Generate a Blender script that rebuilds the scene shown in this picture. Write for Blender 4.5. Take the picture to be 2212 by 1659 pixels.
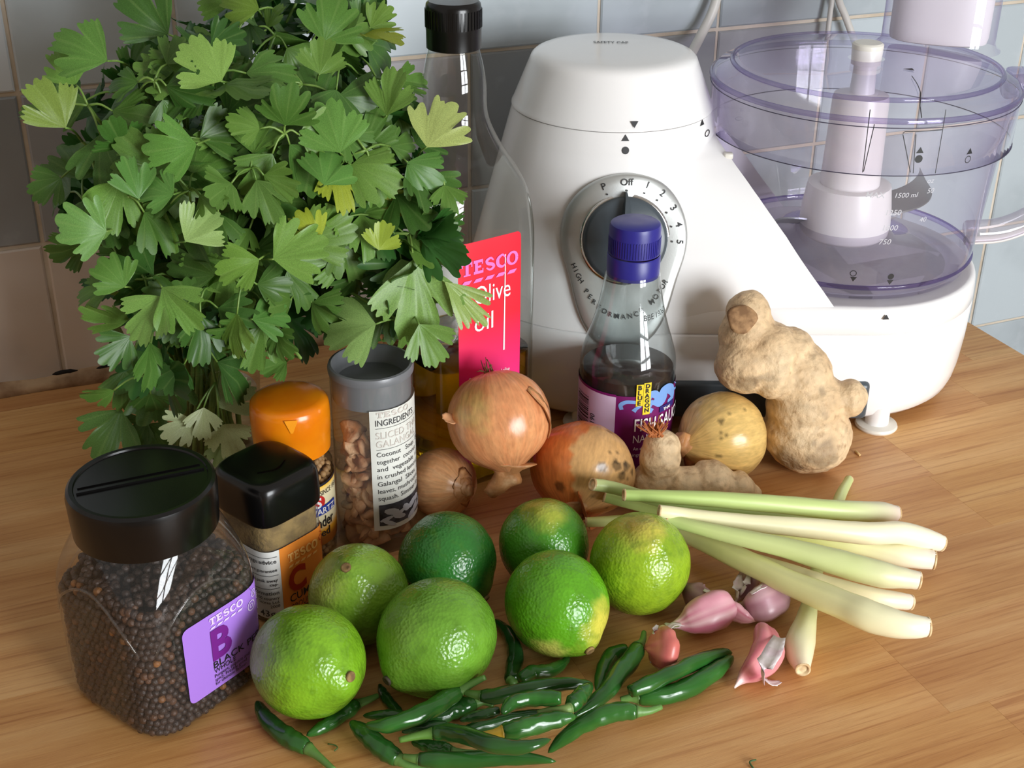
import bpy, bmesh, math, random
import numpy as np
from mathutils import Vector, Matrix, noise

random.seed(7)
SC = bpy.context.scene
COL = SC.collection
for o in list(bpy.data.objects):
    bpy.data.objects.remove(o)

# ------------------------------------------------------------------ camera
FPX, IW, IH = 2850.0, 2212, 1659
PITCH, YAW, ROLL = [math.radians(a) for a in (27.82, 22.98, 0.62)]
CAM = np.array([-0.0308, -0.8644, 0.4276])
FW = np.array([math.sin(YAW) * math.cos(PITCH), math.cos(YAW) * math.cos(PITCH), -math.sin(PITCH)])
_r = np.array([math.cos(YAW), -math.sin(YAW), 0.0])
_u = np.cross(_r, FW)
RT = math.cos(ROLL) * _r + math.sin(ROLL) * _u
UP = -math.sin(ROLL) * _r + math.cos(ROLL) * _u
cd = bpy.data.cameras.new('camera')
cd.sensor_width = 36
cd.lens = FPX * 36 / IW
cd.clip_start = 0.02
cam = bpy.data.objects.new('camera', cd)
COL.objects.link(cam)
cam.matrix_world = Matrix(((RT[0], UP[0], -FW[0], CAM[0]), (RT[1], UP[1], -FW[1], CAM[1]),
                           (RT[2], UP[2], -FW[2], CAM[2]), (0, 0, 0, 1)))
SC.camera = cam

# ------------------------------------------------------------------ light and exposure
world = bpy.data.worlds.new('room_light')
SC.world = world
world.use_nodes = True
world.node_tree.nodes['Background'].inputs[0].default_value = (1.0, 0.92, 0.84, 1)
world.node_tree.nodes['Background'].inputs[1].default_value = 0.40
WIN_X, WIN_Y, WIN_Z, WIN_W, WIN_H = 0.74, -1.75, 0.34, 0.78, 0.80
ld = bpy.data.lights.new('window_daylight', 'AREA')
ld.shape = 'RECTANGLE'
ld.size, ld.size_y = WIN_W, WIN_H
ld.energy = 48
ld.color = (0.93, 0.97, 1.0)
lo = bpy.data.objects.new('window_daylight', ld)
COL.objects.link(lo)
lo.location = (WIN_X, WIN_Y - 0.06, WIN_Z)
lo.rotation_euler = (math.radians(90), 0, 0)
SC.view_settings.view_transform = 'Standard'
SC.view_settings.look = 'None'
SC.view_settings.gamma = 1
SC.view_settings.use_curve_mapping = False
SC.view_settings.exposure = 0.12
SC.cycles.transparent_max_bounces = 24
SC.cycles.max_bounces = 9
SC.cycles.caustics_reflective = False

# ------------------------------------------------------------------ helpers
def at(u, v, z=0.0):
    """point of the plane Z = z that a pixel of the photograph looks at"""
    d = FW * FPX + RT * (u - IW / 2) - UP * (v - IH / 2)
    return CAM + d * (z - CAM[2]) / d[2]
def at_y(u, v, y):
    d = FW * FPX + RT * (u - IW / 2) - UP * (v - IH / 2)
    return CAM + d * (y - CAM[1]) / d[1]
def ray(u, v):
    d = FW * FPX + RT * (u - IW / 2) - UP * (v - IH / 2)
    return d / np.linalg.norm(d)
def ppm(p):
    """pixels per metre at a point"""
    return FPX / float((np.asarray(p) - CAM) @ FW)
def proj(p):
    d = np.asarray(p, float) - CAM
    z = d @ FW
    return np.array([IW / 2 + FPX * (d @ RT) / z, IH / 2 - FPX * (d @ UP) / z])

def lin(c):
    out = []
    for x in c:
        x = x / 255.0
        out.append(x / 12.92 if x <= 0.04045 else ((x + 0.055) / 1.055) ** 2.4)
    return tuple(out)
def rgba(c):
    return (*lin(c), 1.0)

def link(o, parent=None):
    COL.objects.link(o)
    if parent is not None:
        o.parent = parent
    return o
def thing(name, label, cat, loc=(0, 0, 0), rz=0.0, group=None):
    o = bpy.data.objects.new(name, None)
    o.empty_display_size = 0.01
    link(o)
    o.location = loc
    o.rotation_euler = (0, 0, rz)
    return tag(o, label, cat, group)
def tag(o, label=None, cat=None, group=None, kind=None):
    if label: o['label'] = label
    if cat: o['category'] = cat
    if group: o['group'] = group
    if kind: o['kind'] = kind
    return o
def mesh(name, V, F, mat=None, smooth=True, cols=None):
    me = bpy.data.meshes.new(name)
    me.from_pydata([tuple(map(float, v)) for v in V], [], [tuple(map(int, f)) for f in F])
    if mat is not None:
        me.materials.append(mat)
    if smooth:
        me.polygons.foreach_set('use_smooth', [True] * len(me.polygons))
    if cols is not None:
        a = me.color_attributes.new('tint', 'FLOAT_COLOR', 'POINT')
        c = np.ones((len(me.vertices), 4), np.float32)
        c[:, :3] = np.asarray(cols)[:, :3]
        a.data.foreach_set('color', c.ravel())
    me.update()
    return me
def part(name, V, F, mat, parent=None, smooth=True, cols=None, label=None):
    o = bpy.data.objects.new(name, mesh(name, V, F, mat, smooth, cols))
    link(o, parent)
    if label: o['label'] = label
    return o
def from_bm(name, bm, mat, parent=None, smooth=True, label=None):
    bmesh.ops.recalc_face_normals(bm, faces=bm.faces[:])
    me = bpy.data.meshes.new(name)
    bm.to_mesh(me)
    bm.free()
    if mat is not None: me.materials.append(mat)
    me.polygons.foreach_set('use_smooth', [smooth] * len(me.polygons))
    o = bpy.data.objects.new(name, me)
    link(o, parent)
    if label: o['label'] = label
    return o
def sharp(o, deg=35):
    o.data.set_sharp_from_angle(angle=math.radians(deg))
    return o
def evaluated(o, name, mat=None):
    """mesh of an object with its modifiers applied; removes the source object"""
    dg = bpy.context.evaluated_depsgraph_get()
    me = bpy.data.meshes.new_from_object(o.evaluated_get(dg))
    me.name = name
    src = o.data
    bpy.data.objects.remove(o)
    return me

def catmull(P, n):
    P = np.asarray(P, float)
    if len(P) == 2:
        t = np.linspace(0, 1, n)[:, None]
        return P[0] * (1 - t) + P[1] * t
    Q = np.vstack([2 * P[0] - P[1], P, 2 * P[-1] - P[-2]])
    out = []
    for t in np.linspace(0, len(P) - 1 - 1e-9, n):
        i = int(t); f = t - i
        a, b, c, d = Q[i], Q[i + 1], Q[i + 2], Q[i + 3]
        out.append(0.5 * ((2 * b) + (c - a) * f + (2 * a - 5 * b + 4 * c - d) * f * f + (3 * b - a - 3 * c + d) * f ** 3))
    return np.array(out)

def tube_vf(P, R, seg=12, cap=True, squash=None, wob=0.0, seed=0):
    """tube along points P (n,3) with radii R (n); returns verts, faces, t per vertex"""
    P = np.asarray(P, float); n = len(P)
    R = np.broadcast_to(np.asarray(R, float), (n,))
    T = np.gradient(P, axis=0)
    T /= np.linalg.norm(T, axis=1)[:, None] + 1e-12
    up = np.array([0, 0, 1.0]) if abs(T[0][2]) < 0.9 else np.array([1.0, 0, 0])
    N = up - T[0] * (up @ T[0]); N /= np.linalg.norm(N)
    V, F, tt = [], [], []
    for i in range(n):
        if i:
            N = N - T[i] * (N @ T[i]); N /= np.linalg.norm(N) + 1e-12
        B = np.cross(T[i], N)
        for k in range(seg):
            a = 2 * math.pi * k / seg
            r = R[i]
            if wob:
                r *= 1 + wob * noise.noise(Vector((math.cos(a) * 1.3 + seed, math.sin(a) * 1.3, i * 0.35)))
            sx, sy = (1, 1) if squash is None else squash
            V.append(P[i] + r * (sx * math.cos(a) * N + sy * math.sin(a) * B)); tt.append(i / (n - 1))
    for i in range(n - 1):
        for k in range(seg):
            k2 = (k + 1) % seg
            F.append((i * seg + k, i * seg + k2, (i + 1) * seg + k2, (i + 1) * seg + k))
    if cap:
        V.append(P[0]); tt.append(0); V.append(P[-1]); tt.append(1)
        a, b = n * seg, n * seg + 1
        for k in range(seg):
            k2 = (k + 1) % seg
            F.append((a, k2, k)); F.append((b, (n - 1) * seg + k, (n - 1) * seg + k2))
    return np.array(V), F, np.array(tt)

def merge(parts):
    V, F, k = [], [], 0
    for v, f in parts:
        V.append(np.asarray(v, float)); F += [tuple(i + k for i in q) for q in f]; k += len(v)
    return np.vstack(V), F

def box_vf(x0, x1, y0, y1, z0, z1):
    V = np.array([(x, y, z) for z in (z0, z1) for y in (y0, y1) for x in (x0, x1)], float)
    F = [(0, 2, 3, 1), (4, 5, 7, 6), (0, 1, 5, 4), (2, 6, 7, 3), (0, 4, 6, 2), (1, 3, 7, 5)]
    return V, F

def bev_box(name, size, loc, mat, parent=None, bev=0.002, seg=2, label=None):
    bm = bmesh.new()
    bmesh.ops.create_cube(bm, size=1.0)
    for v in bm.verts:
        v.co = Vector((v.co.x * size[0] + loc[0], v.co.y * size[1] + loc[1], v.co.z * size[2] + loc[2]))
    bmesh.ops.bevel(bm, geom=bm.edges[:], offset=bev, segments=seg, affect='EDGES', profile=0.5)
    o = from_bm(name, bm, mat, parent, True, label)
    return sharp(o, 50)

# ---- bodies of revolution and rounded-square bottles
class Body:
    """profile rows (h, r, n): half width r and superellipse exponent n at height h. Local -Y is the front."""
    def __init__(s, rows, cols=72):
        s.h = np.array([r[0] for r in rows], float); s.r = np.array([r[1] for r in rows], float)
        s.n = np.array([(r[2] if len(r) > 2 else 2.0) for r in rows], float); s.cols = cols
        s._t = {}
    def rn(s, h): return float(np.interp(h, s.h, s.r)), float(np.interp(h, s.h, s.n))
    def rad(s, a, h):
        r, n = s.rn(h)
        return r if n <= 2.001 else r * (abs(math.cos(a)) ** n + abs(math.sin(a)) ** n) ** (-1 / n)
    def table(s, h):
        k = round(h, 4)
        if k not in s._t:
            A = np.linspace(-math.pi * 1.5, math.pi * 0.5, 721)
            P = np.array([(s.rad(a, h) * math.cos(a), s.rad(a, h) * math.sin(a)) for a in A])
            L = np.concatenate([[0], np.cumsum(np.linalg.norm(np.diff(P, axis=0), axis=1))])
            L -= np.interp(-math.pi / 2, A, L)
            s._t[k] = (A, L)
        return s._t[k]
    def pt(s, x, h, off=0.0, href=None):
        """x metres along the perimeter from the front, h height, off outward"""
        A, L = s.table(h if href is None else href)
        a = float(np.interp(x, L, A))
        r = s.rad(a, h)
        p = np.array([r * math.cos(a), r * math.sin(a)])
        q = np.array([s.rad(a + .01, h) * math.cos(a + .01), s.rad(a + .01, h) * math.sin(a + .01)]) - \
            np.array([s.rad(a - .01, h) * math.cos(a - .01), s.rad(a - .01, h) * math.sin(a - .01)])
        q /= np.linalg.norm(q)
        p = p + off * np.array([q[1], -q[0]])
        return (p[0], p[1], h)
    def shell(s, hs=None, off=0.0, bottom=True, top=False):
        hs = s.h if hs is None else hs
        V, F = [], []
        for h in hs:
            for k in range(s.cols):
                a = 2 * math.pi * (k + .5) / s.cols
                r = max(s.rad(a, h) + off, 1e-5)
                V.append((r * math.cos(a), r * math.sin(a), h))
        c = s.cols
        for i in range(len(hs) - 1):
            for k in range(c):
                k2 = (k + 1) % c
                F.append((i * c + k, i * c + k2, (i + 1) * c + k2, (i + 1) * c + k))
        if bottom: F.append(tuple(range(c - 1, -1, -1)))
        if top: F.append(tuple(range((len(hs) - 1) * c, len(hs) * c)))
        return V, F
    def patch(s, x0, x1, h0, h1, off, nx=24, nh=6, round_=0.0, href=None, top=None):
        """a label: grid on the surface, rounded corners by trimming rows"""
        V, F = [], []
        rows = [h0 + (h1 - h0) * j / nh for j in range(nh + 1)]
        if round_:
            c = [round_ * q for q in (0, .05, .15, .3, .5, .75, 1)]
            rows = sorted(set([h0 + q for q in c] + [h1 - q for q in c] + [r for r in rows if h0 + round_ < r < h1 - round_]))
        nh = len(rows) - 1
        for j in range(nh + 1):
            hh = rows[j]
            ins = 0.0
            if round_:
                d = min(hh - h0, h1 - hh)
                if d < round_: ins = round_ - math.sqrt(max(0, round_ ** 2 - (round_ - d) ** 2))
            for i in range(nx + 1):
                x = x0 + ins + (x1 - x0 - 2 * ins) * i / nx
                V.append(s.pt(x, hh, off, href))
        for j in range(nh):
            for i in range(nx):
                a = j * (nx + 1) + i
                F.append((a, a + 1, a + nx + 2, a + nx + 1))
        return V, F

def smooth_rows(rows, n):
    """resample a coarse (h, r, n) profile through a smooth curve"""
    R = np.array([(a[0], a[1], a[2] if len(a) > 2 else 2.0) for a in rows], float)
    C = catmull(R, n)
    C[:, 0] = np.maximum.accumulate(C[:, 0] + np.arange(n) * 1e-9)
    C[:, 2] = np.clip(C[:, 2], 2, 12)
    return [tuple(c) for c in C]
def lathe(rows, seg=48, cap0=True, cap1=True):
    """rows of (r, z)"""
    V, F = [], []
    for r, z in rows:
        for k in range(seg):
            a = 2 * math.pi * k / seg
            V.append((r * math.cos(a), r * math.sin(a), z))
    n = len(rows)
    for i in range(n - 1):
        for k in range(seg):
            k2 = (k + 1) % seg
            F.append((i * seg + k, i * seg + k2, (i + 1) * seg + k2, (i + 1) * seg + k))
    if cap0: F.append(tuple(range(seg - 1, -1, -1)))
    if cap1: F.append(tuple(range((n - 1) * seg, n * seg)))
    return V, F

# ---- lettering
_tc = {}
def glyphs(s, size, bold=0.0, shear=0.0, space=1.0):
    k = (s, bold, shear, space)
    if k not in _tc:
        cu = bpy.data.curves.new('lettering', 'FONT')
        cu.body = s; cu.size = 1.0; cu.offset = bold; cu.shear = shear; cu.space_character = space
        cu.resolution_u = 3
        ob = bpy.data.objects.new('lettering', cu); COL.objects.link(ob)
        dg = bpy.context.evaluated_depsgraph_get(); dg.update()
        me = bpy.data.meshes.new_from_object(ob.evaluated_get(dg))
        V = np.array([v.co[:2] for v in me.vertices]) if len(me.vertices) else np.zeros((0, 2))
        F = [tuple(p.vertices) for p in me.polygons]
        bpy.data.objects.remove(ob); bpy.data.meshes.remove(me); bpy.data.curves.remove(cu)
        _tc[k] = (V, F)
    V, F = _tc[k]
    return V * size, F
def flat_shapes(items):
    """items: list of (V2, F) with origin offsets applied; returns one V2, F"""
    V, F, k = [], [], 0
    for v, f in items:
        V.append(np.asarray(v, float)); F += [tuple(i + k for i in q) for q in f]; k += len(v)
    return np.vstack(V), F
def word(s, x, y, size, bold=0.0, width=None, shear=0.0, space=1.0, rot=0.0):
    V, F = glyphs(s, size, bold, shear, space)
    V = V.copy()
    if width is not None and len(V):
        w = V[:, 0].max() - V[:, 0].min()
        V[:, 0] = (V[:, 0] - V[:, 0].min()) * width / w
    if rot:
        c, sn = math.cos(rot), math.sin(rot)
        V = np.stack([V[:, 0] * c - V[:, 1] * sn, V[:, 0] * sn + V[:, 1] * c], 1)
    return V + np.array([x, y]), F
def rect(x0, y0, x1, y1, sh=0.0):
    return np.array([(x0, y0), (x1, y0), (x1 + sh, y1), (x0 + sh, y1)], float), [(0, 1, 2, 3)]
def disc(x, y, r, seg=20, r2=None):
    A = [2 * math.pi * k / seg for k in range(seg)]
    if r2 is None:
        return np.array([(x + r * math.cos(a), y + r * math.sin(a)) for a in A]), [tuple(range(seg))]
    V = [(x + r * math.cos(a), y + r * math.sin(a)) for a in A] + [(x + r2 * math.cos(a), y + r2 * math.sin(a)) for a in A]
    return np.array(V), [(k, (k + 1) % seg, seg + (k + 1) % seg, seg + k) for k in range(seg)]
def tri(x, y, w, h):
    return np.array([(x - w / 2, y), (x + w / 2, y), (x, y + h)], float), [(0, 1, 2)]
def stroke(pts, w, n=24):
    P = catmull(np.asarray(pts, float), n)
    T = np.gradient(P, axis=0); T /= np.linalg.norm(T, axis=1)[:, None] + 1e-12
    N = np.stack([-T[:, 1], T[:, 0]], 1)
    ww = np.broadcast_to(np.interp(np.linspace(0, 1, n), np.linspace(0, 1, len(np.atleast_1d(w))), np.atleast_1d(w)), (n,))[:, None] / 2
    V = np.vstack([P + N * ww, P - N * ww])
    return V, [(i, i + 1, n + i + 1, n + i) for i in range(n - 1)]
def wordmark(x, y, w, h):
    """slab-serif capitals T E S C O over five slanted dashes"""
    it = []
    cw = w / 5.0; t = h * 0.2; s = h * 0.11
    def R(a, b, c, d): it.append(rect(x + a, y + b, x + c, y + d))
    # T
    R(cw * .36, 0, cw * .62, h); R(cw * .04, h - t, cw * .94, h); R(cw * .04, h * .62, cw * .14, h); R(cw * .84, h * .62, cw * .94, h); R(cw * .2, 0, cw * .78, s)
    # E
    o = cw
    R(o + cw * .16, 0, o + cw * .42, h); R(o + cw * .05, h - t, o + cw * .86, h); R(o + cw * .05, 0, o + cw * .9, t); R(o + cw * .3, h * .42, o + cw * .7, h * .58)
    R(o + cw * .76, h * .66, o + cw * .86, h); R(o + cw * .8, 0, o + cw * .9, h * .34)
    # S
    o = 2 * cw
    it.append((stroke([(x + o + cw * .8, y + h * .72), (x + o + cw * .55, y + h * .92), (x + o + cw * .2, y + h * .78), (x + o + cw * .3, y + h * .56),
                       (x + o + cw * .68, y + h * .44), (x + o + cw * .82, y + h * .24), (x + o + cw * .5, y + h * .07), (x + o + cw * .16, y + h * .26)], [t * .5, t * .8, t * 1.1, t * 1.2, t * 1.2, t * 1.1, t * .8, t * .5])))
    # C
    o = 3 * cw
    it.append((stroke([(x + o + cw * .86, y + h * .7), (x + o + cw * .6, y + h * .93), (x + o + cw * .24, y + h * .75), (x + o + cw * .16, y + h * .5),
                       (x + o + cw * .26, y + h * .22), (x + o + cw * .6, y + h * .07), (x + o + cw * .9, y + h * .26)], [t * .5, t * .8, t * 1.2, t * 1.4, t * 1.2, t * .8, t * .5])))
    # O
    o = 4 * cw
    pts = [(x + o + cw * .5 + cw * .4 * math.cos(a), y + h * .5 + h * .43 * math.sin(a)) for a in np.linspace(0, 2 * math.pi, 13)]
    it.append((stroke(pts, [t * 1.3, t * .8, t * 1.3, t * .8, t * 1.3], 36)))
    for k in range(5):
        it.append(rect(x + k * cw, y - h * .62, x + k * cw + cw * .66, y - h * .36, cw * .26))
    return it
def split_tris(V, F, maxlen):
    """cut long faces so lettering can bend round a bottle"""
    bm = bmesh.new()
    vs = [bm.verts.new((v[0], v[1], 0)) for v in V]
    for f in F:
        try: bm.faces.new([vs[i] for i in f])
        except ValueError: pass
    xs = np.arange(min(v[0] for v in V) + maxlen, max(v[0] for v in V), maxlen)
    for xc in xs[:60]:
        bmesh.ops.bisect_plane(bm, geom=bm.verts[:] + bm.edges[:] + bm.faces[:], plane_co=(float(xc), 0, 0), plane_no=(1, 0, 0))
    bm.verts.ensure_lookup_table()
    for i, v in enumerate(bm.verts): v.index = i
    V2 = np.array([v.co[:2] for v in bm.verts]); F2 = [tuple(v.index for v in f.verts) for f in bm.faces]
    bm.free()
    return V2, F2
def print_each(body, items, mat, parent, off, name, step=0.004, href=None):
    for it in items: print_on(body, [it], mat, parent, off, name, step, href)
def print_on(body, items, mat, parent, off, name='lettering', step=0.004, href=None, label=None):
    V, F = flat_shapes(items)
    V, F = split_tris(V, F, step)
    P = [body.pt(x, h, off, href) for x, h in V]
    return part(name, P, F, mat, parent, False, label=label)

# ------------------------------------------------------------------ materials
def new_mat(name):
    m = bpy.data.materials.new(name); m.use_nodes = True
    return m, m.node_tree, m.node_tree.nodes['Principled BSDF']
def nd(nt, t, **kw):
    n = nt.nodes.new(t)
    for k, v in kw.items(): setattr(n, k, v)
    return n
def M(name, base, rough=0.5, metal=0.0, spec=0.5, coat=0.0, var=None, bump=None, sss=0.0, tint=False, objcol=False, spots=None, ior=None, trans=0.0):
    """procedural Principled material. var=(colour2, scale, lo, hi[, stretch]) ; bump=(scale, strength[, stretch]) ; spots=(colour, scale, threshold)"""
    m, nt, b = new_mat(name)
    b.inputs['Roughness'].default_value = rough; b.inputs['Metallic'].default_value = metal
    b.inputs['Specular IOR Level'].default_value = spec; b.inputs['Coat Weight'].default_value = coat
    b.inputs['Coat Roughness'].default_value = 0.08
    b.inputs['Transmission Weight'].default_value = trans
    if ior: b.inputs['IOR'].default_value = ior
    if sss:
        b.inputs['Subsurface Weight'].default_value = sss
        b.inputs['Subsurface Radius'].default_value = (0.006, 0.003, 0.0015)
        b.inputs['Subsurface Scale'].default_value = 1.0
    L = nt.links
    tc = nd(nt, 'ShaderNodeTexCoord')
    def mapped(st):
        mp = nd(nt, 'ShaderNodeMapping'); mp.inputs['Scale'].default_value = st if st else (1, 1, 1)
        L.new(tc.outputs['Object'], mp.inputs['Vector']); return mp.outputs['Vector']
    cur = None
    if tint:
        a = nd(nt, 'ShaderNodeAttribute', attribute_name='tint'); cur = a.outputs['Color']
    elif objcol:
        a = nd(nt, 'ShaderNodeObjectInfo'); cur = a.outputs['Color']
    else:
        a = nd(nt, 'ShaderNodeRGB'); a.outputs[0].default_value = rgba(base); cur = a.outputs[0]
    def layer(cur, colour, scale, lo, hi, st=None, detail=4.0):
        no = nd(nt, 'ShaderNodeTexNoise'); no.inputs['Scale'].default_value = scale; no.inputs['Detail'].default_value = detail
        L.new(mapped(st), no.inputs['Vector'])
        mr = nd(nt, 'ShaderNodeMapRange'); mr.inputs[1].default_value = lo; mr.inputs[2].default_value = hi
        L.new(no.outputs['Fac'], mr.inputs[0])
        mx = nd(nt, 'ShaderNodeMix', data_type='RGBA')
        L.new(mr.outputs[0], mx.inputs[0]); L.new(cur, mx.inputs[6]); mx.inputs[7].default_value = rgba(colour)
        return mx.outputs[2]
    for v in ([] if var is None else (var if isinstance(var, list) else [var])):
        cur = layer(cur, *v)
    if spots: cur = layer(cur, spots[0], spots[1], spots[2], spots[2] + 0.05)
    L.new(cur, b.inputs['Base Color'])
    if bump:
        no = nd(nt, 'ShaderNodeTexNoise'); no.inputs['Scale'].default_value = bump[0]; no.inputs['Detail'].default_value = 3
        L.new(mapped(bump[2] if len(bump) > 2 else None), no.inputs['Vector'])
        bp = nd(nt, 'ShaderNodeBump'); bp.inputs['Strength'].default_value = bump[1]; bp.inputs['Distance'].default_value = 0.001
        L.new(no.outputs['Fac'], bp.inputs['Height']); L.new(bp.outputs[0], b.inputs['Normal'])
    return m
def clear(name, tint_, edge=None, rough=0.02, ior=1.45, gloss=(1, 1, 1), diffuse=None):
    """thin clear wall: Fresnel reflection over straight transmission, tint deepening at grazing angles as in a real wall"""
    m = bpy.data.materials.new(name); m.use_nodes = True
    nt = m.node_tree; nt.nodes.clear(); L = nt.links
    out = nd(nt, 'ShaderNodeOutputMaterial'); mix = nd(nt, 'ShaderNodeMixShader')
    f0 = ((ior - 1) / (ior + 1)) ** 2          # Schlick reflectance, the same for both faces of the wall
    tr = nd(nt, 'ShaderNodeBsdfTransparent'); gl = nd(nt, 'ShaderNodeBsdfGlossy'); gl.inputs['Roughness'].default_value = rough
    gl.inputs['Color'].default_value = (*gloss, 1)
    lw = nd(nt, 'ShaderNodeLayerWeight'); lw.inputs[0].default_value = 0.5
    pw = nd(nt, 'ShaderNodeMath', operation='POWER'); pw.inputs[1].default_value = 2.6
    L.new(lw.outputs['Facing'], pw.inputs[0])
    cm = nd(nt, 'ShaderNodeMix', data_type='RGBA'); cm.inputs[6].default_value = (*tint_, 1); cm.inputs[7].default_value = (*(edge or tint_), 1)
    L.new(pw.outputs[0], cm.inputs[0]); L.new(cm.outputs[2], tr.inputs[0])
    p5 = nd(nt, 'ShaderNodeMath', operation='POWER'); p5.inputs[1].default_value = 5.0
    L.new(lw.outputs['Facing'], p5.inputs[0])
    fr = nd(nt, 'ShaderNodeMath', operation='MULTIPLY_ADD'); fr.inputs[1].default_value = 1 - f0; fr.inputs[2].default_value = f0
    L.new(p5.outputs[0], fr.inputs[0])
    L.new(fr.outputs[0], mix.inputs[0]); L.new(gl.outputs[0], mix.inputs[2])
    src = tr.outputs[0]
    if diffuse:
        df = nd(nt, 'ShaderNodeBsdfDiffuse'); df.inputs[0].default_value = (*diffuse[0], 1)
        m2 = nd(nt, 'ShaderNodeMixShader'); m2.inputs[0].default_value = diffuse[1]
        L.new(src, m2.inputs[1]); L.new(df.outputs[0], m2.inputs[2]); src = m2.outputs[0]
    L.new(src, mix.inputs[1]); L.new(mix.outputs[0], out.inputs[0])
    return m
# ------------------------------------------------------------------ the setting
def wood_material():
    m, nt, b = new_mat('laminate_wood')
    L = nt.links
    tc = nd(nt, 'ShaderNodeTexCoord'); oi = nd(nt, 'ShaderNodeObjectInfo')
    ad = nd(nt, 'ShaderNodeVectorMath', operation='ADD')
    sc_ = nd(nt, 'ShaderNodeVectorMath', operation='SCALE'); sc_.inputs[0].default_value = (3.1, 1.7, 0.0)
    L.new(oi.outputs['Random'], sc_.inputs['Scale'])
    L.new(tc.outputs['Object'], ad.inputs[0]); L.new(sc_.outputs[0], ad.inputs[1])
    def streak(st, scale, detail, dist):
        mp = nd(nt, 'ShaderNodeMapping'); mp.inputs['Scale'].default_value = st
        L.new(ad.outputs[0], mp.inputs['Vector'])
        no = nd(nt, 'ShaderNodeTexNoise'); no.inputs['Scale'].default_value = scale
        no.inputs['Detail'].default_value = detail; no.inputs['Distortion'].default_value = dist
        L.new(mp.outputs[0], no.inputs['Vector']); return no.outputs['Fac']
    def ramp(src, *stops):
        r = nd(nt, 'ShaderNodeValToRGB')
        while len(r.color_ramp.elements) < len(stops): r.color_ramp.elements.new(0.5)
        for e, (p, c) in zip(r.color_ramp.elements, stops):
            e.position = p; e.color = rgba(c)
        L.new(src, r.inputs[0]); return r.outputs[0]
    def mixc(a, bb, fac, mode='MULTIPLY'):
        x = nd(nt, 'ShaderNodeMix', data_type='RGBA', blend_type=mode)
        x.inputs[0].default_value = fac
        L.new(a, x.inputs[6]); L.new(bb, x.inputs[7]); return x.outputs[2]
    broad = ramp(streak((1.0, 9, 1), 5.0, 3, 0.6), (0.28, (200, 145, 86)), (0.5, (216, 165, 105)), (0.72, (228, 184, 126)))
    fine = ramp(streak((1.2, 42, 1), 9.0, 4, 0.7), (0.30, (196, 160, 130)), (0.44, (244, 236, 228)), (0.62, (255, 255, 255)))
    hair = ramp(streak((5, 260, 1), 14.0, 2, 0.0), (0.30, (205, 180, 158)), (0.55, (255, 255, 255)))
    c = mixc(broad, fine, 0.6); c = mixc(c, hair, 0.35)
    c = mixc(c, oi.outputs['Color'], 1.0)
    L.new(c, b.inputs['Base Color'])
    b.inputs['Roughness'].default_value = 0.42
    b.inputs['Specular IOR Level'].default_value = 0.42
    bp = nd(nt, 'ShaderNodeBump'); bp.inputs['Strength'].default_value = 0.12; bp.inputs['Distance'].default_value = 0.0006
    L.new(streak((5, 260, 1), 14.0, 2, 0.0), bp.inputs['Height']); L.new(bp.outputs[0], b.inputs['Normal'])
    return m
WOOD = wood_material()
WT_X0, WT_X1, WT_Y0 = -0.62, 0.6506, -0.68
top = tag(part('worktop', *box_vf(WT_X0, WT_X1, WT_Y0, -0.002, -0.034, -0.0008), M('worktop_core', (150, 105, 65), 0.6), smooth=False),
          'wood-effect laminate worktop of narrow staves against the tiled wall', 'worktop', kind='structure')
rng = random.Random(3)
edges = [-0.002, -0.03, -0.0892, -0.1484, -0.2076, -0.2666, -0.3256, -0.3846, -0.4436, -0.503, -0.562, -0.621, WT_Y0]
ENDS = {5: [0.12, 0.4813], 6: [-0.1, 0.4775], 8: [-0.28, 0.35], 9: [0.02, 0.372], 7: [0.2, 0.56], 4: [0.30, 0.575], 3: [0.2, 0.61]}
for r in range(len(edges) - 1):
    y1, y0 = edges[r], edges[r + 1]
    cuts = ENDS.get(r) or [WT_X0 + rng.uniform(.1, .4), WT_X0 + rng.uniform(.6, .95)]
    xs = [WT_X0] + sorted(cuts) + [WT_X1]
    for k in range(len(xs) - 1):
        V, F = box_vf(xs[k] + .00005, xs[k + 1] - .00005, y0 + .00005, y1 - .00005, -0.0008, 0.0)
        s = part('stave', V, F, WOOD, top, False)
        g = rng.uniform(0.87, 1.0)
        s.color = (g, g * rng.uniform(.95, 1.0), g * rng.uniform(.90, 1.0), 1)

GROUT = M('grout', (216, 204, 188), 0.9, var=((190, 174, 154), 18, 0.35, 0.65), bump=(300, 0.5))
wall = tag(part('wall_back', *box_vf(-0.9, 1.7, 0.0, 0.06, -0.95, 1.3), GROUT, smooth=False),
           'kitchen wall of square glazed tiles with pale grout behind the worktop', 'wall', kind='structure')
TILE = M('glazed_tile', (150, 160, 170), 0.34, spec=0.4, objcol=True, bump=(28, 0.22),
         var=[((118, 124, 130), 9, 0.5, 1.1), ((215, 220, 224), 30, 0.58, 1.3)])
def tile_mesh():
    a, t, bv = 0.0486, 0.0020, 0.0012
    V, F = [], []
    for (s, y) in ((a, 0.0005), (a, -t + bv * .8), (a - bv, -t)):
        V += [(-s, y, -s), (s, y, -s), (s, y, s), (-s, y, s)]
    for l in (0, 4):
        for k in range(4): F.append((l + k, l + (k + 1) % 4, l + 4 + (k + 1) % 4, l + 4 + k))
    F.append((8, 9, 10, 11))
    return mesh('tile', V, F, TILE, False)
TM = tile_mesh()
ZA = 0.2018
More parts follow.
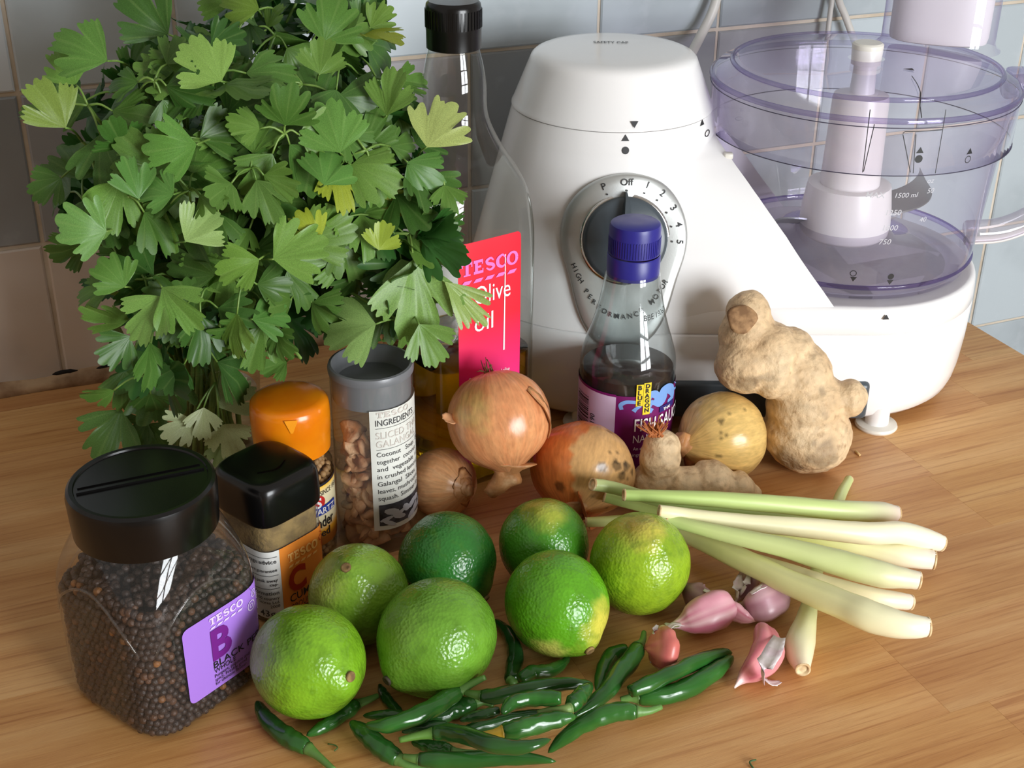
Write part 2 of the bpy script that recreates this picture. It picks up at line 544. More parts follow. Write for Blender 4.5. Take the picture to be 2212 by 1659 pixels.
for i in range(-6, 14):
    for j in range(-4, 6):
        zc = ZA + 0.05 + 0.1 * j
        xc = 0.05 + 0.1 * i
        if zc < 0 and xc < 0.55: continue
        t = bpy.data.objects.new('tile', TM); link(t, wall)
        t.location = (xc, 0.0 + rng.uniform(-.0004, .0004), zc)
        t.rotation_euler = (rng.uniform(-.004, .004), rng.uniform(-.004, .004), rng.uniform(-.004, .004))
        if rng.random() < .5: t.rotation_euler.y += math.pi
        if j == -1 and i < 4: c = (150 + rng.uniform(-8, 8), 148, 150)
        elif j == -1 and i < 6: c = (156, 158, 160)  # mid grey puts the shadow of processor and cap into the tile colour
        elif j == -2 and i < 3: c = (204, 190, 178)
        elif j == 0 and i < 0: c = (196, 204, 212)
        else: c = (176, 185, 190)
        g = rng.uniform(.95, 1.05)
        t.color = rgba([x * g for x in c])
# the cracked bead of filler along the back of the worktop
V, F = [], []
n = 160
for k in range(n):
    x = WT_X0 + (WT_X1 - WT_X0) * k / (n - 1)
    hgt = 0.0075 + 0.0022 * noise.noise(Vector((x * 30, 0, 0)))
    d = 0.0075 + 0.002 * noise.noise(Vector((x * 24, 5, 0)))
    V += [(x, -0.0018, hgt), (x, -0.0075, hgt * .8), (x, -d - .0035, 0.0002), (x, 0.0, 0.0002)]
for k in range(n - 1):
    for q in range(3): F.append((k * 4 + q, k * 4 + q + 1, k * 4 + 5 + q, k * 4 + 4 + q))
bead = tag(part('trim_1', V, F, M('old_filler', (190, 160, 126), 0.8, var=((140, 108, 78), 60, .4, .7), bump=(250, .6))),
           'cracked beige filler bead between worktop and tiles', 'trim', kind='structure')
DARK = M('dark_gap', (22, 17, 14), 0.9)
for (u0, v0, u1, v1, w) in ((113, 809, 168, 800, .0016), (208, 796, 254, 788, .0012)):
    a, b_ = at_y(u0, v0, -0.0102), at_y(u1, v1, -0.0102)
    a[2] = max(a[2], .003); b_[2] = max(b_[2], .003)
    P = catmull([a, (a + b_) / 2 + np.array([0, 0, .0006]), b_], 8)
    part('crack', *tube_vf(P, [w * .2, w * .8, w, w, w * .9, w, w * .6, w * .2], 6)[:2], DARK, bead)
# far side of the kitchen: the window the light comes through
PAINT = M('cream_paint', (205, 196, 182), 0.8, bump=(80, .1))
x0, x1, z0, z1 = WIN_X - WIN_W / 2, WIN_X + WIN_W / 2, WIN_Z - WIN_H / 2, WIN_Z + WIN_H / 2
wf = tag(part('wall_front', *merge([box_vf(-1.4, x0, WIN_Y - .05, WIN_Y, -0.95, 1.5), box_vf(x1, 2.6, WIN_Y - .05, WIN_Y, -0.95, 1.5),
                                 box_vf(x0, x1, WIN_Y - .05, WIN_Y, -0.95, z0), box_vf(x0, x1, WIN_Y - .05, WIN_Y, z1, 1.5)]), PAINT, smooth=False),
         'cream painted wall holding the kitchen window', 'wall', kind='structure')
bars = [box_vf(x0, x1, WIN_Y - .045, WIN_Y - .01, z0, z0 + .04), box_vf(x0, x1, WIN_Y - .045, WIN_Y - .01, z1 - .04, z1),
        box_vf(x0, x0 + .04, WIN_Y - .045, WIN_Y - .01, z0, z1), box_vf(x1 - .04, x1, WIN_Y - .045, WIN_Y - .01, z0, z1),
        box_vf(WIN_X - .025, WIN_X + .025, WIN_Y - .044, WIN_Y - .012, z0, z1)]
for k in (1, 2):
    zz = z0 + WIN_H * k / 3
    bars.append(box_vf(x0, x1, WIN_Y - .043, WIN_Y - .014, zz - .015, zz + .015))
tag(part('window_1', *merge(bars), M('white_window_paint', (232, 232, 228), 0.4), smooth=False), 'white six-pane kitchen window frame', 'window', kind='structure')
tag(part('floor', *box_vf(-1.4, 2.6, WIN_Y, 0.06, -0.99, -0.95), M('floor_vinyl', (150, 130, 110), 0.5, var=((120, 100, 84), 4, .4, .6)), smooth=False),
    'brown vinyl kitchen floor', 'floor', kind='structure')

# ------------------------------------------------------------------ white cables in front of the tiles
CABLE = M('white_cable', (205, 202, 196), 0.45)
for pts, rad, lab in (([(1562, -60, -.012), (1541, 20, -.014), (1512, 80, -.02), (1486, 130, -.05)], .0036, 'pale cable hanging down the tiles behind the round white cap'),
                      ([(1800, -60, -.010), (1797, 0, -.011), (1793, 30, -.012), (1786, 90, -.014)], .0020, 'thin white cable, the straighter of two above the bowl lid'),
                      ([(1803, -60, -.012), (1812, 0, -.012), (1826, 35, -.013), (1848, 95, -.016)], .0028, 'white cable slanting right down the tiles above the bowl lid')):
    P = catmull([at_y(*p) for p in pts], 20)
    tag(part('cable', *tube_vf(P, rad, 10)[:2], CABLE), lab, 'cable', 'white cables on the tiled wall')

# ------------------------------------------------------------------ food processor
WHITE = M('white_plastic', (238, 236, 235), 0.15, spec=0.5)
WHITE2 = M('cream_plastic', (226, 222, 212), 0.35)
INK = M('black_print', (32, 32, 34), 0.5)
SILVER = M('silver_plastic', (196, 198, 196), 0.42, metal=0.8, bump=(900, .03))
GREYP = M('slate_plastic', (70, 78, 84), 0.32)
BOWLM = clear('smoky_clear_plastic', (0.955, 0.94, 0.97), (0.60, 0.54, 0.76), 0.03, 1.40, diffuse=((.80, .78, .86), .045))
LIDM = clear('lilac_clear_plastic', (0.955, 0.94, 0.97), (0.56, 0.50, 0.76), 0.03, 1.40, diffuse=((.80, .78, .86), .045))
fpB = np.array([0.50068, -0.18066, 0.0]); fpR = math.radians(-22.98)
FP = thing('food_processor', 'white food processor with clear lidded bowl and round control dial', 'food processor', fpB, fpR)
def fpw(p):
    c, s = math.cos(fpR), math.sin(fpR)
    return fpB + np.array([c * p[0] - s * p[1], s * p[0] + c * p[1], p[2]])
MU = -0.16
HT = [.086, .09, .10, .11, .12, .13, .14, .15, .16, .17, .176, .181, .186, .192]
PH = [77, 75.5, 70.5, 65, 59.5, 54, 48, 41.5, 34, 24, 15, 4, 2, 1]
def rm(h): return .064 + (.192 - h) * .262
def bowlR(h): return .0988 - (.21 - h) * .10 + np.interp(h, [.09, .13], [.006, .0015])
_sec = {}
def section(h):
    h = round(float(h), 5)
    if h in _sec: return _sec[h]
    r = rm(h); R = bowlR(h); ph = math.radians(np.interp(h, HT, PH))
    def push(x, y):
        d = math.hypot(x - MU, y)
        return (x, y, h) if d >= r else (MU + (x - MU) * r / d, y * r / d, h)
    arc = [push(-R * math.cos(p), R * math.sin(p)) for p in np.linspace(-ph, ph, 17)]
    px, py, _ = arc[-1]                                     # back wing point (mirror of the front one)
    D = math.hypot(px - MU, py); aP = math.atan2(py, px - MU)
    aT = aP + (math.acos(min(1, r / D)) if D > r + 1e-6 else 0.0)
    T = (MU + r * math.cos(aT), r * math.sin(aT))
    line = [(px + (T[0] - px) * t, py + (T[1] - py) * t, h) for t in np.linspace(0, 1, 14)[1:]]
    circ = [(MU + r * math.cos(a), r * math.sin(a), h) for a in np.linspace(aT, 2 * math.pi - aT, 70)[1:-1]]
    back = [(x, -y, h) for x, y, _ in reversed(line)]
    _sec[h] = arc + line + circ + back
    return _sec[h]
def stack(layers, cap0=True, cap1=True):
    V = [p for l in layers for p in l]; c = len(layers[0]); F = []
    for i in range(len(layers) - 1):
        for k in range(c):
            k2 = (k + 1) % c
            F.append((i * c + k, i * c + k2, (i + 1) * c + k2, (i + 1) * c + k))
    if cap0: F.append(tuple(range(c - 1, -1, -1)))
    if cap1: F.append(tuple(range((len(layers) - 1) * c, len(layers) * c)))
    return V, F
def stadium(h, ins, r0=.0940, r1=.0955, ex=.95):
    r = r0 - ins; q = r1 - ins; out = []
    for a in np.linspace(-math.pi / 2, math.pi / 2, 33): out.append((r * ex * math.cos(a), r * math.sin(a), h))
    for x in np.linspace(0, 1, 17)[1:-1]: out.append((MU * x, r + (q - r) * x, h))
    for a in np.linspace(math.pi / 2, math.pi * 1.5, 33): out.append((MU + q * math.cos(a), q * math.sin(a), h))
    for x in np.linspace(1, 0, 17)[1:-1]: out.append((MU * x, -(r + (q - r) * x), h))
    return out
low = [stadium(h, i) for h, i in ((.0070, .030), (.0072, .015), (.0085, .0105), (.012, .0068), (.018, .0044), (.028, .0025), (.045, .0010), (.0705, .0002), (.0713, .0010), (.0717, .002))]
sharp(part('base_housing', *stack(low), WHITE, FP), 60)
upl = [stadium(h, i, .0940, q) for h, i, q in ((.0717, .002, .0952), (.0722, .0010, .0950), (.073, .0003, .0945), (.080, .0004, .0925), (.086, .0008, .0905), (.0885, .0016, .0895), (.0898, .0032, .0885), (.0900, .0050, .0875), (.0895, .0070, .086))]
sharp(part('bowl_seat_housing', *stack(upl), WHITE, FP), 60)
tw = [section(h) for h in np.concatenate([[.0722], np.arange(.074, .168, .004), np.arange(.168, .1905, .0015), [.1912]])]
sharp(part('motor_housing', *stack(tw), WHITE, FP), 40)
def front_w(u, h):
    P = np.array(section(h)); P = P[(P[:, 1] < 0.004)]
    P = P[np.argsort(P[:, 0])]
    if h < .074: return -.0945
    return float(np.interp(u, P[:, 0], P[:, 1]))
# safety cap
cap_rows = [(.0640, .1915), (.0648, .1919), (.0648, .1926)] + [(.0645 - (.0645 - .0535) * t, .1926 + .0275 * t) for t in np.linspace(.05, 1, 8)]
cap_rows += [(.0525, .2224), (.0505, .2243), (.0475, .2256), (.042, .2263), (.02, .2268)]
cp = part('safety_cap', *lathe(cap_rows, 72, True, True), WHITE, FP)
for v in cp.data.vertices: v.co.x += MU
sharp(cp, 50)
gl = word('SAFETY CAP', 0, 0, .0066, 0.012, width=.0225)
V, F = gl
part('lettering', [(MU + x - .0125, .012 + y, .2272) for x, y in V], F, INK, cp, False)
# dial
DC = (-.1545, .1295)
def dial_r(a):
    # teardrop: round above, drawn down to a blunt point
    s = math.sin(a)
    return .0388 + (.030 * max(0, -s) ** 5)
def surf(u, h, off):
    e = .002
    w = front_w(u, h); n1 = (front_w(u + e, h) - front_w(u - e, h)) / (2 * e); n2 = (front_w(u, h + e) - front_w(u, h - e)) / (2 * e)
    n = np.array([n1, -1.0, n2]); n /= np.linalg.norm(n)
    return np.array([u, w, h]) + n * off
V, F = [], []
NA = 72
prof = [(0.0, .0030), (.55, .0030), (.68, .0034), (.84, .0040), (.95, .0038), (.985, .0028), (1.0, .0008), (1.0, -.001)]
for fr_, off in prof:
    for k in range(NA):
        a = 2 * math.pi * k / NA; r = dial_r(a) * max(fr_, .02)
        V.append(surf(DC[0] + r * math.cos(a), DC[1] + r * math.sin(a), off))
for i in range(len(prof) - 1):
    for k in range(NA):
        k2 = (k + 1) % NA; F.append((i * NA + k, i * NA + k2, (i + 1) * NA + k2, (i + 1) * NA + k))
F.append(tuple(range(NA)))
dial = part('dial_plate', V, F, SILVER, FP, label='silver teardrop dial plate with speed markings')
# dial lettering
its = []
def dial_word(s, ang, r, size, rot=None, bold=.01):
    a = math.radians(ang); rr = math.radians(ang - 90) if rot is None else math.radians(rot)
    V, F = word(s, 0, 0, size, bold)
    V = V - np.array([(V[:, 0].max() + V[:, 0].min()) / 2, (V[:, 1].max() + V[:, 1].min()) / 2])
    c, sn = math.cos(rr), math.sin(rr)
    V = np.stack([V[:, 0] * c - V[:, 1] * sn, V[:, 0] * sn + V[:, 1] * c], 1) + np.array([DC[0] + r * math.cos(a), DC[1] + r * math.sin(a)])
    its.append((V, F))
for s, ang in (('P', 113), ('Off', 90), ('1', 69), ('2', 50), ('3', 31), ('4', 14), ('5', -3)):
    dial_word(s, ang, .0338, .0056)
    a = math.radians(ang); its.append(disc(DC[0] + .0288 * math.cos(a), DC[1] + .0288 * math.sin(a), .0006, 10))
for k, ch in enumerate('HIGH PERFORMANCE MOTOR'):
    if ch == ' ': continue
    ang = 210 + k * 5.05
    dial_word(ch, ang, .0335 + .0125 * max(0, -math.sin(math.radians(ang))) ** 5, .0042, rot=ang + 90)
for k in range(0, 14, 2):
    V, F = flat_shapes(its[k:k + 2]); part('speed_mark', [surf(x, y, .00445) for x, y in V], F, INK, dial, False)
V, F = flat_shapes(its[14:])
part('motto_lettering', [surf(x, y, .00445) for x, y in V], F, INK, dial, False)
# knob
kb_rows = [(.0262, 0), (.0262, .003), (.0255, .0045), (.0235, .0058), (.012, .0062), (.002, .0062)]
V, F = lathe(kb_rows, 48, True, True)
p0 = surf(DC[0], DC[1], .002); nrm = surf(DC[0], DC[1], 1.0) - surf(DC[0], DC[1], 0); nrm /= np.linalg.norm(nrm)
kx = np.cross(np.array([0, 0, 1.0]), nrm); kx = -kx / np.linalg.norm(kx); kx = np.cross(nrm, np.cross(kx, nrm)); ky = np.cross(nrm, kx)
if ky[2] < 0: kx, ky = -kx, -ky
Kp = lambda P: [p0 + v[0] * kx + v[1] * ky + v[2] * nrm for v in P]
knob = part('dial_knob', Kp(V), F, GREYP, FP, label='slate grey dial knob')
sharp(knob, 40)
rows = [(-.0278, .003, .0010), (-.026, .0085, .0026), (-.012, .0150, .0036), (.012, .0150, .0036), (.022, .0125, .0026), (.0262, .009, .0014), (.0290, .005, .0008)]
V, F = [], []
for y, z, w in rows: V += [(-w, y, 0), (w, y, 0), (w * .6, y, z), (-w * .6, y, z)]
for i in range(len(rows) - 1):
    for k in range(4): F.append((i * 4 + k, i * 4 + (k + 1) % 4, i * 4 + 4 + (k + 1) % 4, i * 4 + 4 + k))
F += [(3, 2, 1, 0), (24, 25, 26, 27)]
sharp(part('grip_bar', Kp(V), F, GREYP, knob), 30)
V, F = lathe([(.0278, .0), (.0278, .0012), (.0262, .0012)], 48, False, False)
part('chrome_ring', Kp(V), F, M('bright_chrome', (225, 225, 225), .12, metal=1), knob)
# symbols printed on the housing: solve for the spot on the surface
def solve(fn, px, s0, s1, h0, h1, it=7):
    best = None
    for _ in range(it):
        S = np.linspace(s0, s1, 9); Hh = np.linspace(h0, h1, 9); best = None
        for s in S:
            for h in Hh:
                e = np.linalg.norm(proj(fn(s, h)) - np.array(px))
                if best is None or e < best[0]: best = (e, s, h)
        ds, dh = (s1 - s0) / 5, (h1 - h0) / 5
        s0, s1, h0, h1 = best[1] - ds, best[1] + ds, best[2] - dh, best[2] + dh
    return best[1], best[2]
hs = lambda u, h: fpw(surf(u, h, 0))
it1 = []
u, h = solve(hs, (1351, 298), -.2, -.1, .14, .19); it1.append(tri(u, h - .0018, .0048, .0038))
u, h = solve(hs, (1351, 325), -.2, -.1, .14, .19); it1.append(disc(u, h, .0022))
u, h = solve(hs, (1516, 265), -.13, -.095, .165, .19); it1.append(tri(u, h - .0015, .0030, .0034))
u, h = solve(hs, (1527, 288), -.13, -.09, .160, .19); it1.append(disc(u, h, .0019, 20, .0014))
for V, F in it1: part('position_mark', [surf(x, y, .0004) for x, y in V], F, INK, FP, False)
V, F = tri(0, 0, .0048, -.0038)
part('position_mark', [(MU + .0095 + x, -math.sqrt((.0650 - .4 * (.0049 + y)) ** 2 - (.0095 + x) ** 2) - .0003, .1982 + y) for x, y in V], F, INK, cp, False)
V, F = tri(0, 0, .0044, .0036)
u, h = solve(lambda u, h: fpw((u, -math.sqrt(max(.0945 ** 2 - max(u, 0) ** 2, 0)), h)), (1915, 681), 0, .05, .07, .09)
part('position_mark', [(u + x, -.0940 * math.sqrt(1 - ((u + x) / .0893) ** 2) - .0005, h - .0030 + y) for x, y in V], F, INK, FP, False)
# catch lugs on the wing edge
for hh, dd in ((.179, .0), (.170, .001)):
    ph = math.radians(np.interp(hh, HT, PH)); R = bowlR(hh) + .0005
    c = np.array([-R * math.cos(ph), -R * math.sin(ph), hh])
    bev_box('catch_lug', (.0055, .005, .0040), c, WHITE2, FP, .001)
# front panel and feet
bev_box('front_panel', (.176, .014, .0265), (-.0822, -.0890, .0262), GREYP, FP, .0035, 3, label='dark slate panel along the front of the base')
for fx, fy in ((.0175, -.0800), (-.175, -.0800), (.0175, .075), (-.175, .075)):
    V, F = lathe([(.0078, .003), (.0078, .0165)], 24)
    ft = part('foot', [(x + fx, y + fy, z) for x, y, z in V], F, WHITE, FP); sharp(ft)
    V, F = lathe([(.0132, 0), (.0138, .0012), (.0132, .0028), (.011, .0034), (.004, .0034)], 32)
    sharp(part('foot_pad', [(x + fx, y + fy, z) for x, y, z in V], F, WHITE2, ft))
# bowl
bow = Body([(.0895, .0690), (.0905, .0795), (.0935, .0815), (.0975, .0822), (.0985, .0832), (.10, .0838), (.14, .0872), (.18, .0905), (.2085, .0930)], 96)
BO = part('bowl', *bow.shell(np.concatenate([bow.h, [.11, .12, .13, .15, .16, .17, .19, .2]]).tolist() and sorted(set(list(bow.h) + [.11, .12, .13, .15, .16, .17, .19, .2]))), BOWLM, FP, label='clear lilac-tinted mixing bowl')
part('bowl_foot_ring', *lathe([(.0828, .0980), (.0842, .0990), (.0850, .1005), (.0842, .1018), (.0830, .1008)], 96, False, False), clear('deep_lilac', (.55, .48, .75), (.2, .15, .45), .03), BO)
fl = part('bowl_floor', *lathe([(.0805, .1000), (.06, .1008), (.034, .1045), (.030, .112)], 72, False, False), clear('bowl_floor_plastic', (.88, .86, .90), (.6, .56, .74), .05, diffuse=((.7, .67, .74), .12)), BO)
def bw(x, h): return fpw(bow.pt(x, h, 0))
its = []
for px, kind in (((1843, 590), 'o'), ((1843, 602), 'd'), ((1924, 597), 'f'), ((1922, 609), 'd')):
    x, h = solve(bw, px, -.03, .09, .098, .125)
    its.append({'o': disc(x, h, .0021, 20, .0016), 'f': disc(x, h, .0020), 'd': tri(x, h + .0014, .0042, -.0032)}[kind])
print_each(bow, its, INK, BO, .0004, 'position_mark', href=.11)
PALE = M('pale_moulded_print', (190, 190, 196), 0.6)
its = []
for px, t, sz in (((1885, 420), 'MAX', .0052), ((1945, 420), '1500 ml', .0044), ((1925, 458), '1250', .0050), ((1918, 491), '1000', .0050), ((1912, 521), '750', .0050)):
    x, h = solve(bw, px, -.03, .09, .1, .18); its.append(word(t, x - .004, h - .002, sz, 0.005, shear=.15))
for px, t in (((2010, 388), 'oz'), ((2010, 410), '50'), ((1995, 472), '40')):
    x, h = solve(bw, px, -.03, .12, .1, .18); its.append(word(t, x - .003, h - .002, .0046, 0.0, shear=.15))
print_on(bow, its, PALE, BO, .0003, 'volume_scale', href=.14)
# drive column, blade hub, blade
COLM = M('column_plastic', (228, 224, 224), 0.32)
sharp(part('drive_column', *lathe([(.0195, .136), (.0192, .150), (.0180, .196), (.0172, .199), (.0080, .2005), (.0074, .2120), (.0072, .2180), (.0092, .2186), (.0098, .2275), (.0088, .2300), (.003, .2302)], 40), COLM, FP), 40)
hub = sharp(part('blade_hub', *lathe([(.0255, .1035), (.029, .1065), (.0300, .112), (.0292, .124), (.0275, .137), (.0270, .1395), (.0245, .1402), (.0196, .1395)], 48), COLM, FP), 50)
def blade(a0, h, sgn):
    V, F = [], []
    n = 16
    C_ = np.array([((.022 + .052 * t) * math.cos(a0 + sgn * .55 * t * t), (.022 + .052 * t) * math.sin(a0 + sgn * .55 * t * t)) for t in np.linspace(0, 1, n)])
    T_ = np.gradient(C_, axis=0); T_ /= np.linalg.norm(T_, axis=1)[:, None]
    for k in range(n):
        t = k / (n - 1); N_ = np.array([-T_[k][1], T_[k][0]]); wd = .0085 * (1 - .8 * t ** 4)
        for s_, z in ((-1, .0006), (1, .0006), (1, -.0006), (-1, -.0006)):
            V.append((C_[k][0] + N_[0] * s_ * wd, C_[k][1] + N_[1] * s_ * wd, h + .008 * t + s_ * .0045 + z))
    for i in range(n - 1):
        for k in range(4): F.append((i * 4 + k, i * 4 + (k + 1) % 4, i * 4 + 4 + (k + 1) % 4, i * 4 + 4 + k))
    F += [(3, 2, 1, 0), tuple((n - 1) * 4 + k for k in range(4))]
    return V, F
STEEL = M('brushed_steel', (150, 152, 154), .35, metal=.8)
sharp(part('blade', *blade(math.radians(4), .1235, 1), STEEL, hub), 30)
sharp(part('blade', *blade(math.radians(184), .112, 1), STEEL, hub), 30)
# lid
LD = part('bowl_lid', *lathe([(.0945, .1765), (.0955, .1768), (.0965, .205), (.0968, .2085), (.0960, .2118), (.0930, .2142), (.088, .2155), (.0848, .2172), (.0830, .2190), (.078, .2198), (.05, .2212), (.0115, .2222)], 96, False, False), LIDM, FP, label='clear lilac bowl lid with raised rim')
RIM = clear('rim_plastic', (.80, .77, .88), (.28, .22, .52), .03, 1.45)
def ring(R, r, z, seg=96, s2=8):
    V = [((R + r * math.cos(b)) * math.cos(a), (R + r * math.cos(b)) * math.sin(a), z + r * math.sin(b)) for a in np.linspace(0, 2 * math.pi, seg, False) for b in np.linspace(0, 2 * math.pi, s2, False)]
    F = [(i * s2 + k, ((i + 1) % seg) * s2 + k, ((i + 1) % seg) * s2 + (k + 1) % s2, i * s2 + (k + 1) % s2) for i in range(seg) for k in range(s2)]
    return V, F
part('rim_bead', *ring(.0960, .0018, .2095), RIM, LD)
part('inner_ridge', *ring(.0838, .0016, .2185), RIM, LD)
DEEP = M('dark_edge_line', (58, 54, 74), .4)
part('skirt_edge', *ring(.0957, .00032, .1768), DEEP, LD)  # dark ring paints the refraction along the clear skirt's lower edge
part('rim_edge', *ring(.0968, .00028, .2058), DEEP, LD)
lidb = Body([(.17, .0956), (.21, .0968)], 96)
def lw_(x, h): return fpw(lidb.pt(x, h, 0))
its = []
for px, kind in (((1987, 325), 'u'), ((1984, 343), 'f'), ((2094, 327), 'u'), ((2090, 344), 'o')):
    x, h = solve(lw_, px, 0, .13, .17, .21)
    its.append({'o': disc(x, h, .0023, 20, .0018), 'f': disc(x, h, .0024), 'u': tri(x, h - .0015, .0046, .0038)}[kind])
for seg_ in (((1880, 236), (1863, 372)), ((1889, 268), (1865, 370)), ((1950, 290), (1966, 372)), ((1950, 288), (1954, 284)), ((1954, 284), (2034, 280)), ((2042, 236), (2020, 374)), ((1978, 290), (1972, 374))):
    a = solve(lw_, seg_[0], -.03, .12, .17, .215); b_ = solve(lw_, seg_[1], -.03, .12, .17, .215)
    its.append(stroke([a, b_], .0005, 6))
print_each(lidb, its, INK, LD, .0004, 'position_mark', href=.19)
P = lambda u, v: (lambda q: ((q - fpB) @ np.array([math.cos(fpR), math.sin(fpR), 0]), (q - fpB) @ np.array([-math.sin(fpR), math.cos(fpR), 0])))(at(u, v, .2215))
a = P(1962, 152); its = [(np.array([(a[0] - .0035, a[1] + .0005), (a[0] + .003, a[1] + .003), (a[0] + .003, a[1] - .003)]), [(0, 1, 2)])]
its.append(stroke([P(1969, 166), P(1982, 186), P(1990, 210), P(1994, 236)], .0006, 10))
V, F = flat_shapes(its)
part('arrow_mark', [(x, y, .2222 if math.hypot(x, y) < .084 else .2165) for x, y in V], F, INK, LD, False)
sharp(part('lid_button', *lathe([(.0098, .2285), (.0098, .2312), (.0085, .2322), (.002, .2324)], 32), WHITE2, LD))
# feed tube and pusher: rounded oblong tube standing on the lid
TX, TY, TA = .0575, .045, math.radians(-20)
def tube_sec(h, sx, sy):
    out = []
    for k in range(48):
        a = 2 * math.pi * k / 48; c, s = math.cos(a), math.sin(a)
        x = sx * abs(c) ** .8 * (1 if c > 0 else -1); y = sy * abs(s) ** .8 * (1 if s > 0 else -1)
        out.append((TX + x * math.cos(TA) - y * math.sin(TA), TY + x * math.sin(TA) + y * math.cos(TA), h))
    return out
part('feed_tube', *stack([tube_sec(h, .0365 + e, .0235 + e) for h, e in ((.2195, .004), (.2215, .0012), (.225, 0), (.26, 0), (.31, .0005))], False, False), LIDM, LD, label='clear feed tube')
sharp(part('pusher', *stack([tube_sec(h, .0318 - e, .0195 - e) for h, e in ((.2235, .003), (.2245, .0008), (.228, 0), (.27, 0), (.318, 0), (.319, .002))]), M('pusher_plastic', (226, 222, 226), .4), FP, label='white food pusher in the feed tube'), 50)
# handle
HM = clear('handle_plastic', (.86, .84, .88), (.55, .5, .68), .05, 1.45, diffuse=((.8, .76, .76), .18))
ha = math.radians(4); hd = np.array([math.cos(ha), math.sin(ha), 0]); hz_ = np.array([0, 0, 1.0])
pts = [hd * r + hz_ * z for r, z in ((.094, .203), (.112, .2035), (.134, .199), (.150, .186), (.155, .165), (.151, .140), (.136, .119), (.112, .106), (.0865, .1035))]
HD = part('bowl_handle', *tube_vf(catmull(pts, 40), .0075, 14, True, (1.0, 1.3))[:2], HM, FP, label='clear curved bowl handle with white edge')
pts = [hd * r + hz_ * z for r, z in ((.142, .2005), (.159, .187), (.1635, .165), (.159, .137), (.142, .1135), (.114, .0995), (.0855, .0970))]
part('handle_edge', *tube_vf(catmull(pts, 36), .0030, 10)[:2], WHITE, HD)
bev_box('lid_catch', (.020, .024, .016), hd * .104 + hz_ * .2065, RIM, LD, .005, 3)
# ------------------------------------------------------------------ bottles and jars
def world_pt(o_loc, rz, p):
    c, s = math.cos(rz), math.sin(rz)
    return np.array([o_loc[0] + c * p[0] - s * p[1], o_loc[1] + s * p[0] + c * p[1], o_loc[2] + p[2]])
def spot(body, loc, rz, px, s0=-.06, s1=.06, h0=0., h1=.2, href=None):
    return solve(lambda x, h: world_pt(loc, rz, body.pt(x, h, 0, href)), px, s0, s1, h0, h1)
WHITEP = M('white_paper', (232, 230, 226), .55)
BLACKP = M('black_gloss_plastic', (12, 11, 11), .24, spec=.42)
GLASS = clear('clear_glass', (.97, .98, .97), (.52, .56, .52), .012, 1.5)
INKG = M('grey_print', (70, 70, 72), .6)

# ---- olive oil
ob = np.array([*at(990, 985)[:2], 0.0]); orz = math.radians(12.6)
OB = thing('oil_bottle', 'tall clear square glass bottle of olive oil with red label and black cap', 'bottle', ob, orz)
orows = smooth_rows([(0, .0335, 5), (.003, .0362, 5), (.02, .0370, 5), (.08, .0372, 5), (.14, .0372, 5), (.162, .0368, 4.6), (.178, .0350, 4.0), (.192, .0300, 3.2), (.206, .0228, 2.5), (.220, .0182, 2.1), (.236, .0176, 2), (.247, .0160, 2), (.256, .0138, 2), (.262, .0135, 2)], 60)
obd = Body(orows, 96)
glo = part('bottle_glass', *obd.shell(), GLASS, OB)
OIL = M('olive_oil_liquid', (214, 172, 20), .03, trans=1.0, ior=1.36)
oin = Body([(h, r - .0022, n) for h, r, n in orows], 96)
part('oil', *oin.shell([.0035, .005, .02, .05, .078, .0795, .080], 0, True, True), OIL, OB, label='golden olive oil')
V, F = lathe([(.0142, .256), (.0149, .2565), (.0149, .2655), (.0150, .2662), (.0150, .2775), (.0146, .2797), (.0134, .281), (.004, .2812)], 60)
oc = sharp(part('bottle_cap', V, F, BLACKP, OB), 40)
for k in range(44):
    a = 2 * math.pi * k / 44
    V, F = box_vf(-.0004, .0004, -.0154, -.0146, .2675, .2770)
    R_ = np.array([[math.cos(a), -math.sin(a), 0], [math.sin(a), math.cos(a), 0], [0, 0, 1]])
    part('knurl', [R_ @ v for v in V], F, BLACKP, oc, False)
xa, ha_ = spot(obd, ob, orz, (988, 531), -.045, .0, .1, .18, href=.1); xb, hb = spot(obd, ob, orz, (1124, 496), .0, .05, .1, .18, href=.1)
h1 = (ha_ + hb) / 2; h0 = .022; Wl = xb - xa
V, F = obd.patch(xa, xb, h0, h1, .0004, 30, 20, .003, href=.1)
cl = []
for v in V:
    t = min(1, max(0, (v[2] - h0) / (h1 - h0)))
    k = min(1, max(0, (t - .15) / .5)); cl.append(np.array(lin((233, 48, 148))) * (1 - k) + np.array(lin((226, 28, 52))) * k)
ol = part('front_label', V, F, M('red_label', (226, 28, 52), .45, tint=True), OB, cols=cl, label='red to magenta olive oil label')
Hl = h1 - h0
PINK = M('pink_print', (240, 120, 200), .5)
print_on(obd, wordmark(xa + .04 * Wl, h1 - .0190, .90 * Wl, .0082), PINK, ol, .0008, href=.1)
wt = []
def lab(s, a, d, size, width, **k): return word(s, xa + a * Wl, h1 - d, size, width=width * Wl, **k)
wt += [lab('Olive', .24, .0375, .0155, .58), lab('oil', .24, .0545, .0155, .30)]
wt += [lab('Composed of refined olive', .14, .0855, .0040, .68), lab('oils and virgin olive oils.', .14, .0910, .0040, .64)]
wt.append(stroke([(xa + .735 * Wl, h1 - .0115), (xa + .725 * Wl, h1 - .05), (xa + .72 * Wl, h1 - .071)], [.0006, .0008, .0011], 14))
print_on(obd, wt, M('white_print', (245, 240, 240), .5), ol, .0008, href=.1)
V, F = obd.patch(-.026, .027, .02, h1 + .002, .0003, 16, 4, 0, href=.1)
part('back_label', [(-x, -y, z) for x, y, z in V], F, WHITEP, OB)
gs = [word('BBE NOV 2009', -.012, 0, .0042, .0), word('L9312 17:24', -.012, -.0055, .0042, .0)]
V, F = flat_shapes(gs)
